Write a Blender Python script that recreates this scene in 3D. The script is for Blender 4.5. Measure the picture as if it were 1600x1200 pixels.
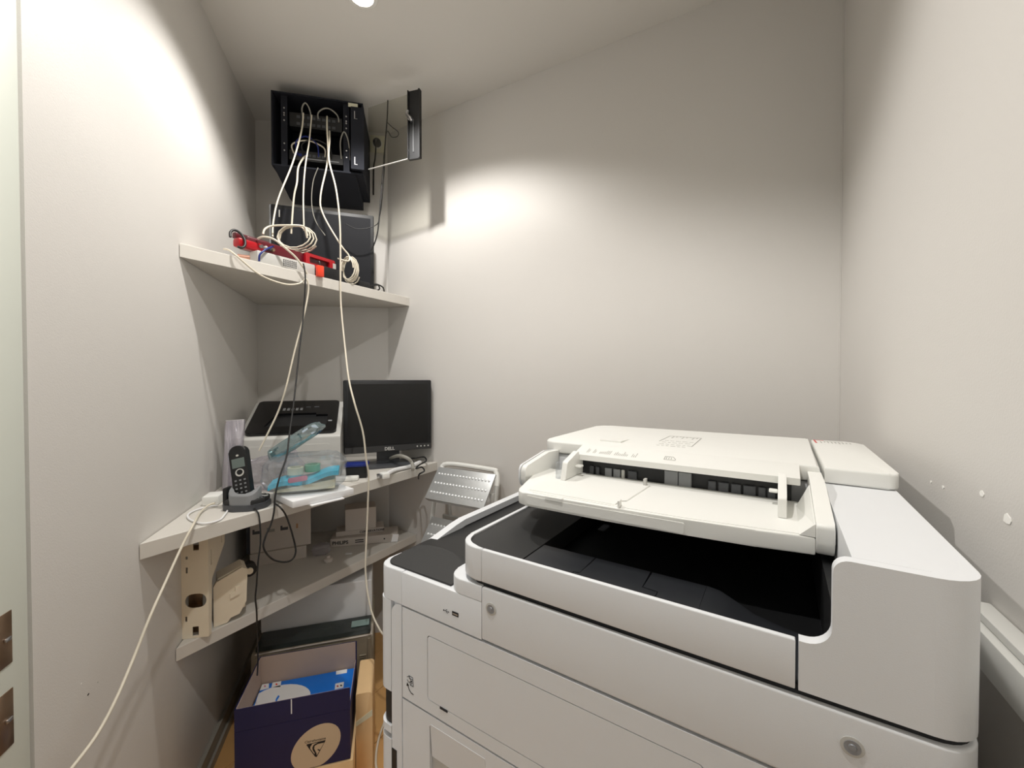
import bpy, bmesh, math, random
from mathutils import Vector, Matrix, noise
random.seed(7)
for o in list(bpy.data.objects): bpy.data.objects.remove(o, do_unlink=True)
SC = bpy.context.scene; COL = SC.collection
R_ = math.radians

# ------------------------------------------------------------------ camera
FPX, CAMZ, CEIL = 642.0, 1.286, 2.5
YAW, PIT = R_(29.35), math.atan(10/642.0)
cd = bpy.data.cameras.new('camera'); cam = bpy.data.objects.new('camera', cd); COL.objects.link(cam)
cd.sensor_width = 36; cd.lens = FPX/1600*36; cd.clip_start = .02
cam.location = (0, 0, CAMZ); cam.rotation_euler = (math.pi/2-PIT, 0, YAW)
SC.camera = cam
# ------------------------------------------------------------------ world, exposure
w = bpy.data.worlds.new('world'); SC.world = w; w.use_nodes = True
w.node_tree.nodes['Background'].inputs[0].default_value = (.86, .93, 1, 1)
w.node_tree.nodes['Background'].inputs[1].default_value = 1.1
SC.view_settings.view_transform = 'Standard'; SC.view_settings.look = 'None'
SC.view_settings.gamma = 1; SC.view_settings.use_curve_mapping = False
SC.view_settings.exposure = 0.52
SPOT_W = 27.5; SPOT_COL = (1, .97, .935)

# ------------------------------------------------------------------ pixel -> place helpers
F0 = Vector((-math.sin(YAW), math.cos(YAW), 0)); RT = Vector((math.cos(YAW), math.sin(YAW), 0)); UP = Vector((0,0,1))
FW = F0*math.cos(PIT)-UP*math.sin(PIT); UV = UP*math.cos(PIT)+F0*math.sin(PIT); CP = Vector((0,0,CAMZ))
def ray(x, y): return FW+RT*((x-800)/FPX)-UV*((y-600)/FPX)
def plane(x, y, n, d):
    r = ray(x, y); n = Vector(n); return CP+r*((d-n.dot(CP))/n.dot(r))
def atz(x, y, z): return plane(x, y, (0,0,1), z)
def atx(x, y, X): return plane(x, y, (1,0,0), X)
def aty(x, y, Y): return plane(x, y, (0,1,0), Y)
def atd(x, y, d): return CP+ray(x, y)*d
def camlat(lat, dep, z=0): p = F0*dep+RT*lat; return Vector((p.x, p.y, z))

# ------------------------------------------------------------------ materials
def lin(c): 
    return tuple(((v/255)/12.92 if v/255 <= .04045 else ((v/255+.055)/1.055)**2.4) for v in c)
MATS = {}
def mat(name, rgb, rough=.5, metal=0, var=.05, scale=30, bump=0, bscale=200, spec=.5, emit=0, coat=0):
    if name in MATS: return MATS[name]
    m = bpy.data.materials.new(name); m.use_nodes = True; nt = m.node_tree; p = nt.nodes['Principled BSDF']
    col = lin(rgb)
    tc = nt.nodes.new('ShaderNodeTexCoord'); nz = nt.nodes.new('ShaderNodeTexNoise'); nz.inputs['Scale'].default_value = scale
    nz.inputs['Detail'].default_value = 4
    nt.links.new(tc.outputs['Object'], nz.inputs['Vector'])
    mx = nt.nodes.new('ShaderNodeMix'); mx.data_type = 'RGBA'
    mx.inputs['A'].default_value = (*[c*(1-var) for c in col], 1); mx.inputs['B'].default_value = (*[min(1, c*(1+var)) for c in col], 1)
    nt.links.new(nz.outputs['Fac'], mx.inputs['Factor']); nt.links.new(mx.outputs['Result'], p.inputs['Base Color'])
    p.inputs['Roughness'].default_value = rough; p.inputs['Metallic'].default_value = metal
    p.inputs['Specular IOR Level'].default_value = spec; p.inputs['Coat Weight'].default_value = coat
    if bump:
        n2 = nt.nodes.new('ShaderNodeTexNoise'); n2.inputs['Scale'].default_value = bscale
        nt.links.new(tc.outputs['Object'], n2.inputs['Vector'])
        b = nt.nodes.new('ShaderNodeBump'); b.inputs['Strength'].default_value = bump; b.inputs['Distance'].default_value = .002
        nt.links.new(n2.outputs['Fac'], b.inputs['Height']); nt.links.new(b.outputs['Normal'], p.inputs['Normal'])
    if emit:
        p.inputs['Emission Color'].default_value = (*col, 1); p.inputs['Emission Strength'].default_value = emit
    MATS[name] = m; return m
def film(name, rgb, gloss=.2, rough=.12, milk=.35):
    if name in MATS: return MATS[name]
    m = bpy.data.materials.new(name); m.use_nodes = True; nt = m.node_tree; nt.nodes.clear()
    out = nt.nodes.new('ShaderNodeOutputMaterial'); t = nt.nodes.new('ShaderNodeBsdfTransparent'); g = nt.nodes.new('ShaderNodeBsdfGlossy')
    nz = nt.nodes.new('ShaderNodeTexNoise'); nz.inputs['Scale'].default_value = 60
    mr = nt.nodes.new('ShaderNodeMapRange'); mr.inputs['To Min'].default_value = gloss*.6; mr.inputs['To Max'].default_value = gloss*1.4
    nt.links.new(nz.outputs['Fac'], mr.inputs['Value'])
    t.inputs[0].default_value = (*lin(rgb), 1); g.inputs['Roughness'].default_value = rough
    df = nt.nodes.new('ShaderNodeBsdfDiffuse'); df.inputs[0].default_value = (*lin(rgb), 1)
    m2 = nt.nodes.new('ShaderNodeMixShader'); m2.inputs[0].default_value = milk
    nt.links.new(g.outputs[0], m2.inputs[1]); nt.links.new(df.outputs[0], m2.inputs[2])
    ms = nt.nodes.new('ShaderNodeMixShader'); nt.links.new(mr.outputs['Result'], ms.inputs[0])
    nt.links.new(t.outputs[0], ms.inputs[1]); nt.links.new(m2.outputs[0], ms.inputs[2]); nt.links.new(ms.outputs[0], out.inputs[0])
    MATS[name] = m; return m

WALL = mat('greige wall paint', (214,211,206), .55, var=.012, scale=3, bump=.12, bscale=350, spec=.35)
CEILM = mat('matt ceiling paint', (224,222,217), .8, var=.012, scale=3, bump=.08)
SHELF = mat('painted shelf board', (214,210,202), .5, var=.03, scale=12, spec=.35)
DOORP = mat('door frame paint', (214,218,208), .45, var=.01)
WHITE = mat('copier white plastic', (228,230,232), .42, var=.008, scale=40, bump=.06, bscale=900)
WHITE2 = mat('feeder white plastic', (238,238,233), .45, var=.008, bump=.05, bscale=900)
GAP = mat('dark panel gap', (34,35,38), .7, var=.1)
BLK = mat('matt black plastic', (38,38,38), .55, var=.06, bump=.15, bscale=700)
BLKG = mat('gloss black plastic', (14,14,16), .18, var=.05)
BLK2 = mat('deep black plastic', (17,18,20), .5, var=.08)
RACKM = mat('charcoal steel', (35,37,44), .75, var=.06, scale=8, spec=.2)
DGREY = mat('dark grey plastic', (70,72,76), .4, var=.05)
GREY = mat('mid grey plastic', (134,136,138), .4, var=.05)
LGREY = mat('light grey plastic', (196,195,190), .45, var=.02)
STEEL = mat('brushed steel', (190,190,192), .3, 1, var=.08, scale=80)
ALU = mat('stamped aluminium', (196,198,198), .42, .55, var=.08, scale=60)
BRASS = mat('brass brown steel', (158,132,108), .3, .9, var=.15)
CABW = mat('cream cable sheath', (222,214,196), .45, var=.04)
CABG = mat('grey cable sheath', (150,148,140), .5, var=.05)
CABK = mat('black cable sheath', (22,22,22), .45, var=.08)
PAPER = mat('white paper', (236,236,236), .7, var=.015)
CARTW = mat('white card', (206,197,188), .65, var=.03, scale=14)
CARTB = mat('brown card', (234,198,148), .7, var=.07, scale=18)
CARTI = mat('inner card', (186,164,148), .75, var=.05, scale=18)
NAVY = mat('navy print card', (14,20,72), .5, var=.06, scale=20)
BLUE = mat('blue ream wrap', (8,124,232), .3, var=.07, scale=14)
BEIGE = mat('beige enamel', (238,227,205), .5, var=.06, scale=18)
TAN = mat('tan print', (206,184,154), .6, var=.02)
INK = mat('dark ink', (24,24,28), .6, var=.05)
GINK = mat('grey ink', (150,148,140), .6, var=.05)
REDM = mat('red plastic', (176,14,28), .3, var=.08, scale=20)
DRED = mat('dark red plastic', (92,12,26), .35, var=.1, scale=20)
ORNG = mat('orange plug', (240,70,40), .4, var=.05)
CYAN = mat('cyan packet', (60,206,240), .4, var=.06)
PINK = mat('pink label', (214,130,160), .5, var=.1)
GREENM = mat('green plastic', (90,178,140), .4, var=.06)
CREAM = mat('cream label', (228,226,200), .5, var=.03)
DBLUE = mat('dark blue plastic', (20,40,120), .35, var=.08)
TAUPE = mat('taupe printer plastic', (150,141,124), .5, var=.03, scale=20)
SMOKE = mat('smoked printer lid', (46,52,50), .18, var=.08)
SCREEN = mat('monitor screen', (15,15,15), .35, var=.04)
LCD = mat('phone display', (104,116,112), .3, var=.03)
FILM = film('clear film', (238,240,242), .22)
FILMT = film('teal film', (170,200,204), .45, .1, .3)
FILMG = film('grey film', (222,219,224), .32, .12, .5)
GLASS = film('rack door glass', (240,240,236), .04, .05, 0)
LAMPM = mat('lamp lens', (255,246,232), .5, emit=30)

# ------------------------------------------------------------------ mesh helpers
def bmn(): return bmesh.new()
def bx(bm, lo, hi, bev=0, seg=2, mtx=None):
    r = bmesh.ops.create_cube(bm, size=1); vs = r['verts']
    s = [hi[i]-lo[i] for i in range(3)]; c = [(hi[i]+lo[i])/2 for i in range(3)]
    for v in vs: v.co = Vector([v.co[i]*s[i]+c[i] for i in range(3)])
    if bev:
        es = list({e for v in vs for e in v.link_edges})
        r = bmesh.ops.bevel(bm, geom=es, offset=min(bev, min(abs(k) for k in s)*.49), segments=seg, profile=.5, affect='EDGES', clamp_overlap=True)
        vs = list({v for f in r['faces'] for v in f.verts} | {v for v in vs if v.is_valid})
    if mtx is not None:
        for v in vs: v.co = mtx @ v.co
    return bm
def rpoly(pts):
    """pts: (x,y[,radius]) -> polygon with rounded corners"""
    out = []; n = len(pts)
    for i, p in enumerate(pts):
        r = p[2] if len(p) > 2 else 0
        P = Vector(p[:2]); A = Vector(pts[i-1][:2]); B = Vector(pts[(i+1) % n][:2])
        if r <= 0: out.append(P); continue
        a = (A-P).normalized(); b = (B-P).normalized(); h = a.angle(b)/2
        d = r/math.tan(h); c = P+(a+b).normalized()*(r/math.sin(h)); s = P+a*d-c; e = P+b*d-c
        t = s.angle_signed(e)
        k = 7
        for j in range(k+1):
            q = s.copy(); q.rotate(Matrix.Rotation(-t*j/k, 2)); out.append(c+q)
    return out
def prism(bm, pts, a, b, axis='z', bev=0, seg=2, bevbot=False, mtx=None):
    f = {'z': lambda p, t: Vector((p[0], p[1], t)), 'y': lambda p, t: Vector((p[0], t, p[1])), 'x': lambda p, t: Vector((t, p[0], p[1]))}[axis]
    lo = [bm.verts.new(f(p, a)) for p in pts]; hi = [bm.verts.new(f(p, b)) for p in pts]; n = len(pts)
    fb = bm.faces.new(lo[::-1]); ft = bm.faces.new(hi); sides = [bm.faces.new((lo[i], lo[(i+1) % n], hi[(i+1) % n], hi[i])) for i in range(n)]
    allv = lo+hi
    if bev:
        es = list(ft.edges)+(list(fb.edges) if bevbot else [])
        r = bmesh.ops.bevel(bm, geom=es, offset=bev, segments=seg, profile=.5, affect='EDGES', clamp_overlap=True)
        allv = list({v for v in allv if v.is_valid} | {v for f_ in r['faces'] for v in f_.verts})
    bmesh.ops.recalc_face_normals(bm, faces=list({f_ for v in allv for f_ in v.link_faces}))
    if mtx is not None:
        for v in allv: v.co = mtx @ v.co
    return bm
def crom(pts, k=6, closed=False):
    P = [Vector(p) for p in pts]; n = len(P); out = []
    if n < 3: return P
    for i in range(n if closed else n-1):
        g = (lambda j: P[j % n]) if closed else (lambda j: P[max(0, min(n-1, j))])
        a, b, c, d = g(i-1), g(i), g(i+1), g(i+2)
        for j in range(k):
            t = j/k
            out.append(.5*((2*b)+(c-a)*t+(2*a-5*b+4*c-d)*t*t+(3*b-a-3*c+d)*t**3))
    if not closed: out.append(P[-1])
    return out
def tube(bm, pts, r, seg=7, closed=False, caps=True):
    P = [Vector(p) for p in pts]; n = len(P); rings = []; up = None
    for i in range(n):
        if closed: t = (P[(i+1) % n]-P[i-1])
        else: t = P[min(n-1, i+1)]-P[max(0, i-1)]
        if t.length < 1e-9: t = Vector((0,0,1))
        t.normalize()
        if up is None: up = t.orthogonal().normalized()
        up = (up-t*up.dot(t)); up = up.normalized() if up.length > 1e-6 else t.orthogonal().normalized()
        s = t.cross(up)
        rr = r[i] if isinstance(r, (list, tuple)) else r
        rings.append([bm.verts.new(P[i]+(up*math.cos(2*math.pi*j/seg)+s*math.sin(2*math.pi*j/seg))*rr) for j in range(seg)])
    for i in range(n if closed else n-1):
        A, B = rings[i], rings[(i+1) % n]
        for j in range(seg): bm.faces.new((A[j], A[(j+1) % seg], B[(j+1) % seg], B[j]))
    if caps and not closed:
        bm.faces.new(rings[0][::-1]); bm.faces.new(rings[-1])
    return bm
def lathe(bm, prof, seg=24, mtx=None, sx=1, sy=1):
    rings = []
    for r, z in prof:
        ring = [Vector((r*math.cos(2*math.pi*j/seg)*sx, r*math.sin(2*math.pi*j/seg)*sy, z)) for j in range(seg)]
        rings.append([bm.verts.new(mtx @ p if mtx is not None else p) for p in ring])
    for A, B in zip(rings, rings[1:]):
        for j in range(seg): bm.faces.new((A[j], A[(j+1) % seg], B[(j+1) % seg], B[j]))
    bm.faces.new(rings[0][::-1]); bm.faces.new(rings[-1])
    return bm
def strokes(bm, lines, wd, th, mtx):
    """flat ink strokes in a local xy plane"""
    for ln in lines:
        for a, b in zip(ln, ln[1:]):
            a, b = Vector(a), Vector(b); d = (b-a)
            if d.length < 1e-9: continue
            d.normalize(); n = Vector((-d.y, d.x))*wd/2; a2, b2 = a-d*wd*.3, b+d*wd*.3
            prism(bm, [a2-n, b2-n, b2+n, a2+n], 0, th, mtx=mtx)
def obj(name, bm, m, parent=None, loc=None, rz=0, smooth=35):
    me = bpy.data.meshes.new(name)
    if isinstance(bm, bpy.types.Mesh): me = bm; me.name = name
    else:
        bmesh.ops.recalc_face_normals(bm, faces=bm.faces[:]) if len(bm.faces) < 20000 else None
        bm.to_mesh(me); bm.free()
    me.materials.clear(); me.materials.append(m)
    if smooth:
        for p in me.polygons: p.use_smooth = True
        me.set_sharp_from_angle(angle=R_(smooth))
    o = bpy.data.objects.new(name, me); COL.objects.link(o)
    if parent: o.parent = parent
    if loc is not None: o.location = loc
    o.rotation_euler.z = rz
    return o
def tag(o, label, cat, group=None):
    o['label'] = label; o['category'] = cat
    if group: o['group'] = group
    return o
def thing(name, label, cat, loc=(0,0,0), rz=0, group=None):
    o = bpy.data.objects.new(name, None); COL.objects.link(o); o.empty_display_size = .05
    o.location = loc; o.rotation_euler.z = rz
    return tag(o, label, cat, group)
def struct(name, bm, m, parent=None, label=None):
    o = obj(name, bm, m, parent, smooth=0)
    if not parent: o['kind'] = 'structure'
    if label: o['label'] = label
    return o
def copy_tree(o, parent=None):
    c = o.copy(); COL.objects.link(c); c.parent = parent
    for ch in o.children: copy_tree(ch, c)
    return c
def curve_mesh(cu):
    o = bpy.data.objects.new('tmp', cu); COL.objects.link(o)
    me = bpy.data.meshes.new_from_object(o.evaluated_get(bpy.context.evaluated_depsgraph_get()))
    bpy.data.objects.remove(o); bpy.data.curves.remove(cu); return me
def text_mesh(s, size, th=.0006, mtx=None, bold=False, align='LEFT'):
    cu = bpy.data.curves.new('lettering', 'FONT'); cu.body = s; cu.size = size; cu.extrude = th; cu.resolution_u = 2
    cu.align_x = align
    if bold: cu.offset = size*.025
    me = curve_mesh(cu)
    if mtx is not None: me.transform(mtx)
    return me
def plate_mesh(outer, holes, th):
    cu = bpy.data.curves.new('plate', 'CURVE'); cu.dimensions = '2D'; cu.fill_mode = 'BOTH'; cu.extrude = th/2
    for ring in [outer]+holes:
        sp = cu.splines.new('POLY'); sp.points.add(len(ring)-1); sp.use_cyclic_u = True
        for p, q in zip(sp.points, ring): p.co = (q[0], q[1], 0, 1)
    return curve_mesh(cu)
def circ(cx, cy, rx, ry=None, n=20):
    ry = ry or rx; return [(cx+rx*math.cos(2*math.pi*i/n), cy+ry*math.sin(2*math.pi*i/n)) for i in range(n)]
def rect(x0, x1, y0, y1, r=0): return rpoly([(x0,y0,r),(x1,y0,r),(x1,y1,r),(x0,y1,r)])
def frame_mtx(o, x, y):
    """matrix with origin o, local x and y directions (z = x cross y)"""
    x = Vector(x).normalized(); y = Vector(y); z = x.cross(y).normalized(); y = z.cross(x)
    m = Matrix((x, y, z)).transposed().to_4x4(); m.translation = Vector(o); return m
def cable(name, label, pts, r, m, group=None, k=6):
    b = bmn(); tube(b, crom(pts, k), r); return tag(obj(name, b, m, smooth=60), label, 'cable', group)

# ================================================================== SETTING
YB, XR = 1.494, .243                       # back wall, right wall
PL = Vector((-2.012, 1.110)); PN = Vector((-1.552, YB)) # niche corners
LD = (Vector((-1.534, .675))-PL).normalized()           # along left wall, towards the door
LN = Vector((-LD.y, LD.x)); LN = LN if LN.dot(Vector((0,0))-PL) > 0 else -LN
NA = (PN-PL).normalized(); NN = Vector((NA.y, -NA.x))   # along / out of niche wall
def lwy(X): return PL.y+(X-PL.x)*LD.y/LD.x
PE = PL+LD*((XR+.1-PL.x)/LD.x)                          # far end behind the camera
def wall(name, a, b, z0=0, z1=CEIL, th=.1, ref=Vector((-.4,.6))):
    d = (b-a).normalized(); n = Vector((-d.y, d.x))
    if n.dot(ref-a) > 0: n = -n
    bm = bmn(); prism(bm, [a, b, b+n*th, a+n*th], z0, z1); return bm
fl = struct('floor', prism(bmn(), [(-2.3,-1.2),(.6,-1.2),(.6,1.8),(-2.3,1.8)], -.12, -.012), mat('floor underlay', (120,90,60), .8))
# oak boards of the floor
OAK = mat('oak floor board', (205,160,104), .4, var=.10, scale=9, spec=.4)
for i in range(15):
    for j in range(3):
        b = bmn(); x0 = -2.2+i*.18; off = (i % 3)*.35; y0 = -1.1-off*.5+j*1.2; y1 = min(y0+1.197, 1.6)
        if x0 > .4: continue
        bx(b, (x0+.001, max(y0,-1.1), -.012), (x0+.179, y1, 0), .0015, 1)
        obj('plank', b, OAK, fl, smooth=0)
struct('ceiling', prism(bmn(), [(-2.3,-1.2),(.6,-1.2),(.6,1.8),(-2.3,1.8)], CEIL, CEIL+.1), CEILM)
struct('wall_back', wall('b', PN, Vector((XR+.1, YB))), WALL)
struct('wall_niche', wall('n', PL-NA*.1, PN+NA*.08), WALL)
wr = struct('wall_right', wall('r', Vector((XR, YB+.1)), Vector((XR, -1.1))), WALL)
# left wall up to the door, over the door and after it
S_D = (Vector((-.997,.186))-PL).length; S_E = S_D+.95
wl = struct('wall_left', wall('l', PL-LD*.1, PL+LD*(S_D-.013)), WALL)
struct('wall_left_over_door', wall('l2', PL+LD*S_D, PL+LD*S_E, 2.12, CEIL), WALL)
struct('wall_left_behind', wall('l3', PL+LD*S_E, PE), WALL)
hall = bmn(); HO = PL+LD*(S_D-.6)-LN*1.1; prism(hall, [HO, HO+LD*2.4, HO+LD*2.4-LN*.05, HO-LN*.05], 0, CEIL)
struct('wall_hall', hall, WALL)
# baseboard of the left wall, in two strips
b = bmn(); p0 = PL+LD*.004+LN*.0005; p1 = PL+LD*(S_D-.014)+LN*.0005
prism(b, [p0, p1, p1+LN*.012, p0+LN*.012], 0, .075); prism(b, [p0+LN*.012, p1+LN*.012, p1+LN*.02, p0+LN*.02], 0, .03)
struct('baseboard_left', b, mat('grey skirting', (150,146,136), .5))
b = bmn(); prism(b, [(PN.x+.01,YB-.0005),(XR-.001,YB-.0005),(XR-.001,YB-.013),(PN.x+.01,YB-.013)], 0, .075)
struct('baseboard_back', b, MATS['grey skirting'])
# caulked corner bead between back and right wall
b = bmn(); bx(b, (XR-.003, YB-.003, 1.0), (XR-.0002, YB-.0002, CEIL-.001)); struct('trim_1', b, WALL)
# plaster chips and marks on the walls
CHIP = mat('bare plaster', (250,249,244), .8, var=.02)
for i, (px, py, s) in enumerate([(1455,753,.0035),(1474,761,.004),(1535,771,.006),(1574,811,.009)]):
    p = atx(px, py, XR); b = bmn()
    pts = [(s*(.6+.5*random.random())*math.cos(a*.785), s*.7*(.6+.5*random.random())*math.sin(a*.785)) for a in range(8)]
    prism(b, pts, 0, .0006, mtx=frame_mtx((XR-.0001, p.y, p.z), (0,-1,0), (0,0,1)))
    obj('plaster_chip', b, CHIP, wr, smooth=0)
for px, py, s, m in [(138,1085,.003,INK),(127,1068,.002,CHIP),(153,1066,.0015,GINK)]:
    p = plane(px, py, (LN.x, LN.y, 0), LN.dot(PL)); b = bmn()
    prism(b, circ(0,0,s,s*.7,7), 0, .0006, mtx=frame_mtx(p+Vector((LN.x,LN.y,0))*.0001, (LD.x,LD.y,0), (.3*LD.x,.3*LD.y,1)))
    obj('scuff_mark', b, m, wl, smooth=0)
# door frame on the left wall with its two strike plates
dr = bmn(); q = PL+LD*(S_D+.006)
def lwbox(bm, s0, s1, n0, n1, z0, z1, bev=0):
    m = frame_mtx((PL.x, PL.y, 0), (LD.x, LD.y, 0), (LN.x, LN.y, 0))
    zz = (z0, z1) if m.to_3x3().col[2].z > 0 else (-z1, -z0)
    return bx(bm, (s0, n0, zz[0]), (s1, n1, zz[1]), bev, 2, m)
lwbox(dr, S_D-.0128, S_D-.0042, -.06, -.022, 0, 2.119)
frame = struct('door_1', dr, DOORP)
b = bmn(); lwbox(b, S_D-.004, S_D+.085, -.02, .001, 0, 2.14, .002); obj('frame_post', b, DOORP, frame)
b = bmn(); lwbox(b, S_D+.087, S_D+.888, -.02, .001, 2.10, 2.16, .002); obj('frame_head', b, DOORP, frame)
b = bmn(); lwbox(b, S_D+.89, S_D+.955, -.02, .001, 0, 2.098, .002); obj('frame_post', b, DOORP, frame)
for z0, z1 in ((.850,.931),(.724,.811)):
    b = bmn(); lwbox(b, S_D+.029, S_D+.065, .0009, .0024, z0, z1, .0006); pl_ = obj('strike_plate', b, BRASS, frame)
    b = bmn(); lwbox(b, S_D+.034, S_D+.045, .0022, .0054, (z0+z1)/2-.003, (z0+z1)/2+.003, .001); obj('screw', b, STEEL, pl_)
# shelves: boards wedged into the tapering corner
def shelf(name, X, z0, z1, label):
    e = .0012
    pts = [(X, lwy(X)+e*2), (X, YB-e), (PN.x+e, YB-e), (PL.x+e*3, PL.y+e*.2), ]
    b = bmn(); prism(b, pts, z0, z1, bev=.0015, seg=1)
    return tag(obj(name, b, SHELF, smooth=0), label, 'shelf')
ZU, ZM, ZL = 1.672, .893, .531
shelf('corner_shelf', -1.41, 1.633, ZU, 'grey painted corner shelf below the black rack, highest of the three')
shelf('corner_shelf', -1.24, .855, ZM, 'grey painted corner shelf holding the monitor and laser printer, middle of the three')
shelf('corner_shelf', -1.37, .495, ZL, 'grey painted corner shelf under the desk shelf, holding cartons and beige metal parts')

# ================================================================== LAMPS (recessed ceiling spots)
def downlight(x, y, label, end=''):
    t = thing('ceiling_spotlight'+end, label, 'spotlight', (x, y, CEIL))
    b = bmn(); prof = [(.048,-.0005),(.048,-.004),(.036,-.006),(.034,-.002),(.034,-.0006)]
    lathe(b, prof, 32); obj('trim_ring', b, WHITE2, t)
    b = bmn(); lathe(b, [(.033,-.0007),(.033,-.003),(.02,-.007),(.002,-.009)], 28); obj('lens'+end, b, LAMPM, t)
    l = bpy.data.lights.new('spot'+end, 'SPOT'); l.energy = SPOT_W; l.color = SPOT_COL; l.spot_size = R_(134); l.spot_blend = .42; l.shadow_soft_size = .022
    lo = bpy.data.objects.new('bulb'+end, l); COL.objects.link(lo); lo.parent = t; lo.location = (0,0,-.03)
    return t
downlight(-1.064, .919, 'round recessed ceiling spotlight over the shelf corner, near the black rack')
# the scallop on the right wall comes from a second spot of the same kind, above the frame
downlight(-.29, .23, 'round recessed ceiling spotlight over the copier end of the room', '_offscreen')

# ================================================================== COPIER
mf = thing('office_copier', 'large white office copier with document feeder on top, standing by the back wall', 'copier', (-.532,.491,0), R_(-3.9))
W, DP = .70, .645
def side_path(u0, u1=W, off=0, vend=.30):
    """outer skin path from (u0,0) round the rear right corner"""
    r = .032-off; c = (W-.032, .032); p = [(u0, off)]
    if u1 < W: return p+[(u1, off)]
    for k in range(9):
        a = -math.pi/2+k*math.pi/16; p.append((c[0]+r*math.cos(a), c[1]+r*math.sin(a)))
    p.append((W-off, vend)); return p
def skin(bm, u0, z0, z1, u1=W, vend=.30, th=.006, off=0, bev=.0012, seg=2):
    prism(bm, side_path(u0, u1, off, vend)+side_path(u0, u1, off+th, vend)[::-1], z0, z1, bev=bev, seg=seg, bevbot=True); return bm
def L(name, bm, m, parent=mf, **k): return obj(name, bm, m, parent, **k)
# core with rounded front corner
core = rpoly([(-.006,0,.020),(.0268,0),(.0268,.0075),(W-.008,.0075,.026),(W-.008,DP,.02),(-.006,DP,.02)])
b = bmn(); prism(b, core, .765, .9178); prism(b, core, .06, .684); prism(b, core, .694, .7065); body = L('body', b, WHITE)
inn = rpoly([(.004,.007,.02),(.0268,.0075),(W-.009,.0078,.02),(W-.009,DP-.01,.02),(.007,DP-.01,.02)])
b = bmn(); prism(b, inn, .02, .936); L('dark_core', b, GAP)
for u in (.06,.64):
    for v in (.06,.58):
        b = bmn(); lathe(b, [(.02,0),(.022,.02)], 16, Matrix.Translation((u,v,0))); L('foot', b, BLK)
# grip band on the front corner
b = bmn(); prism(b, rpoly([(-.003,.003,.020),(.0265,.0035),(.0265,.3),(-.003,.3)]), .7075, .764); L('grip_band', b, BLK2)
# left hinge strip with rounded top
zt = .917
b = bmn(); prism(b, rpoly([(.0285,.06),(.0525,.06),(.0525,zt),(.0285,zt,.02)]), 0, .0072, 'y', bev=0); L('hinge_strip', b, WHITE)
b = bmn(); bx(b, (.029,-.001,.62),(.04,.0005,.672)); L('hinge_notch', b, BLK2)
# door panels
x0,x1,z0,z1 = .110,.502,.788,.889
dm = plate_mesh([(.0545,.7685),(.667,.7685),(.667,.9155),(.0545,.9155)], [rect(x0,x1,z0,z1,.006)], .006)
dm.transform(Matrix.Translation((0,.003,0)) @ Matrix.Rotation(math.pi/2,4,'X')); door = L('side_door', dm, WHITE, smooth=0)
b = bmn(); skin(b, .667, .7685, .9155, bev=0); L('door_edge', b, WHITE, door)
dm = plate_mesh(rect(x0+.0012,x1-.0012,z0+.0012,z1-.0012,.005), [], .006)
dm.transform(Matrix.Translation((0,.003,0)) @ Matrix.Rotation(math.pi/2,4,'X')); L('bypass_tray', dm, WHITE, door, smooth=0)
b = bmn(); bx(b, (.137,-.0012,.7862),(.152,0,.7893)); L('tray_latch', b, GAP, door)
rec = plate_mesh([(.0545,.40),(W-.04,.40),(W-.04,.7655),(.0545,.7655)], [rect(.1145,.222,.648,.7505,.004)], .006)
rec.transform(Matrix.Translation((0,.003,0)) @ Matrix.Rotation(math.pi/2,4,'X')); low = L('lower_door', rec, WHITE, smooth=0)
b = bmn(); prism(b, [(.0062,.648),(.0074,.648),(.0074,.7505),(.0062,.7505)], .1145, .222, 'x'); L('handle_recess', b, LGREY, low)
b = bmn(); prism(b, [(-.0005,.752),(.006,.752),(.006,.700),(.003,.700)], .1165, .2215, 'x'); L('handle_flap', b, WHITE, low)
b = bmn(); skin(b, .0545, .06, .397); L('lower_panel', b, WHITE)
# upper side panel with two locks
b = bmn(); skin(b, .2165, .919, .9935, bev=.0025, seg=3); up = L('upper_side_panel', b, WHITE)
for u in (.2325, .618):
    zl = .9675; m_ = Matrix.Translation((u,-.0004,zl)) @ Matrix.Rotation(math.pi/2,4,'X')
    b = bmn(); lathe(b, [(.0085,-.0005),(.0085,.0006),(.0070,.0008)], 24, m_); lk = L('lock_ring', b, LGREY, up)
    b = bmn(); lathe(b, [(.0062,.0002),(.0060,.0013),(.003,.0010),(.0026,.0019),(.0005,.002)], 20, m_); L('lock_barrel', b, mat('satin chrome',(150,152,156),.45,.3), lk)
# gasket slot
b = bmn(); prism(b, rpoly([(.19,.006,.02),(W-.003,.006,.028),(W-.003,.6),(.19,.6)]), .986, 1.001); L('gap_gasket', b, GAP)
# front deck (lower step) with black inlay
dk = rpoly([(0,0,.026),(.2155,0),(.2155,.0065),(.16,.0065),(.16,.60),(0,.60,.02)])
b = bmn(); prism(b, rpoly([(-.006,0,.024),(.053,0),(.053,.052),(-.006,.052)]), .9185, .972, bev=.0022)
L('deck_corner', b, WHITE)
b = bmn(); prism(b, rpoly([(.0536,0),(.2155,0),(.2155,.0066),(.17,.0066),(.152,.03,.02),(.152,.052),(.0536,.052)]), .9185, .972, bev=.0022); L('deck_front', b, WHITE)
arc = [(.0005+.151*t, .060+.045*math.sin(math.pi*(t*.8+.2))-.012*t) for t in [i/10 for i in range(11)]]
b = bmn(); prism(b, rpoly([(.0035,.0085,.02),(.1515,.0085)]+[(p[0],p[1]) for p in arc[::-1]]), .9722, .9748, bev=.0006, seg=1); L('deck_inlay', b, BLK)
b = bmn(); prism(b, [(-.005,.0525),(.1515,.0525),(.1515,.082),(.10,.100),(.05,.100),(-.005,.085)], .9185, .9720); L('deck_block', b, BLK2)
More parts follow.
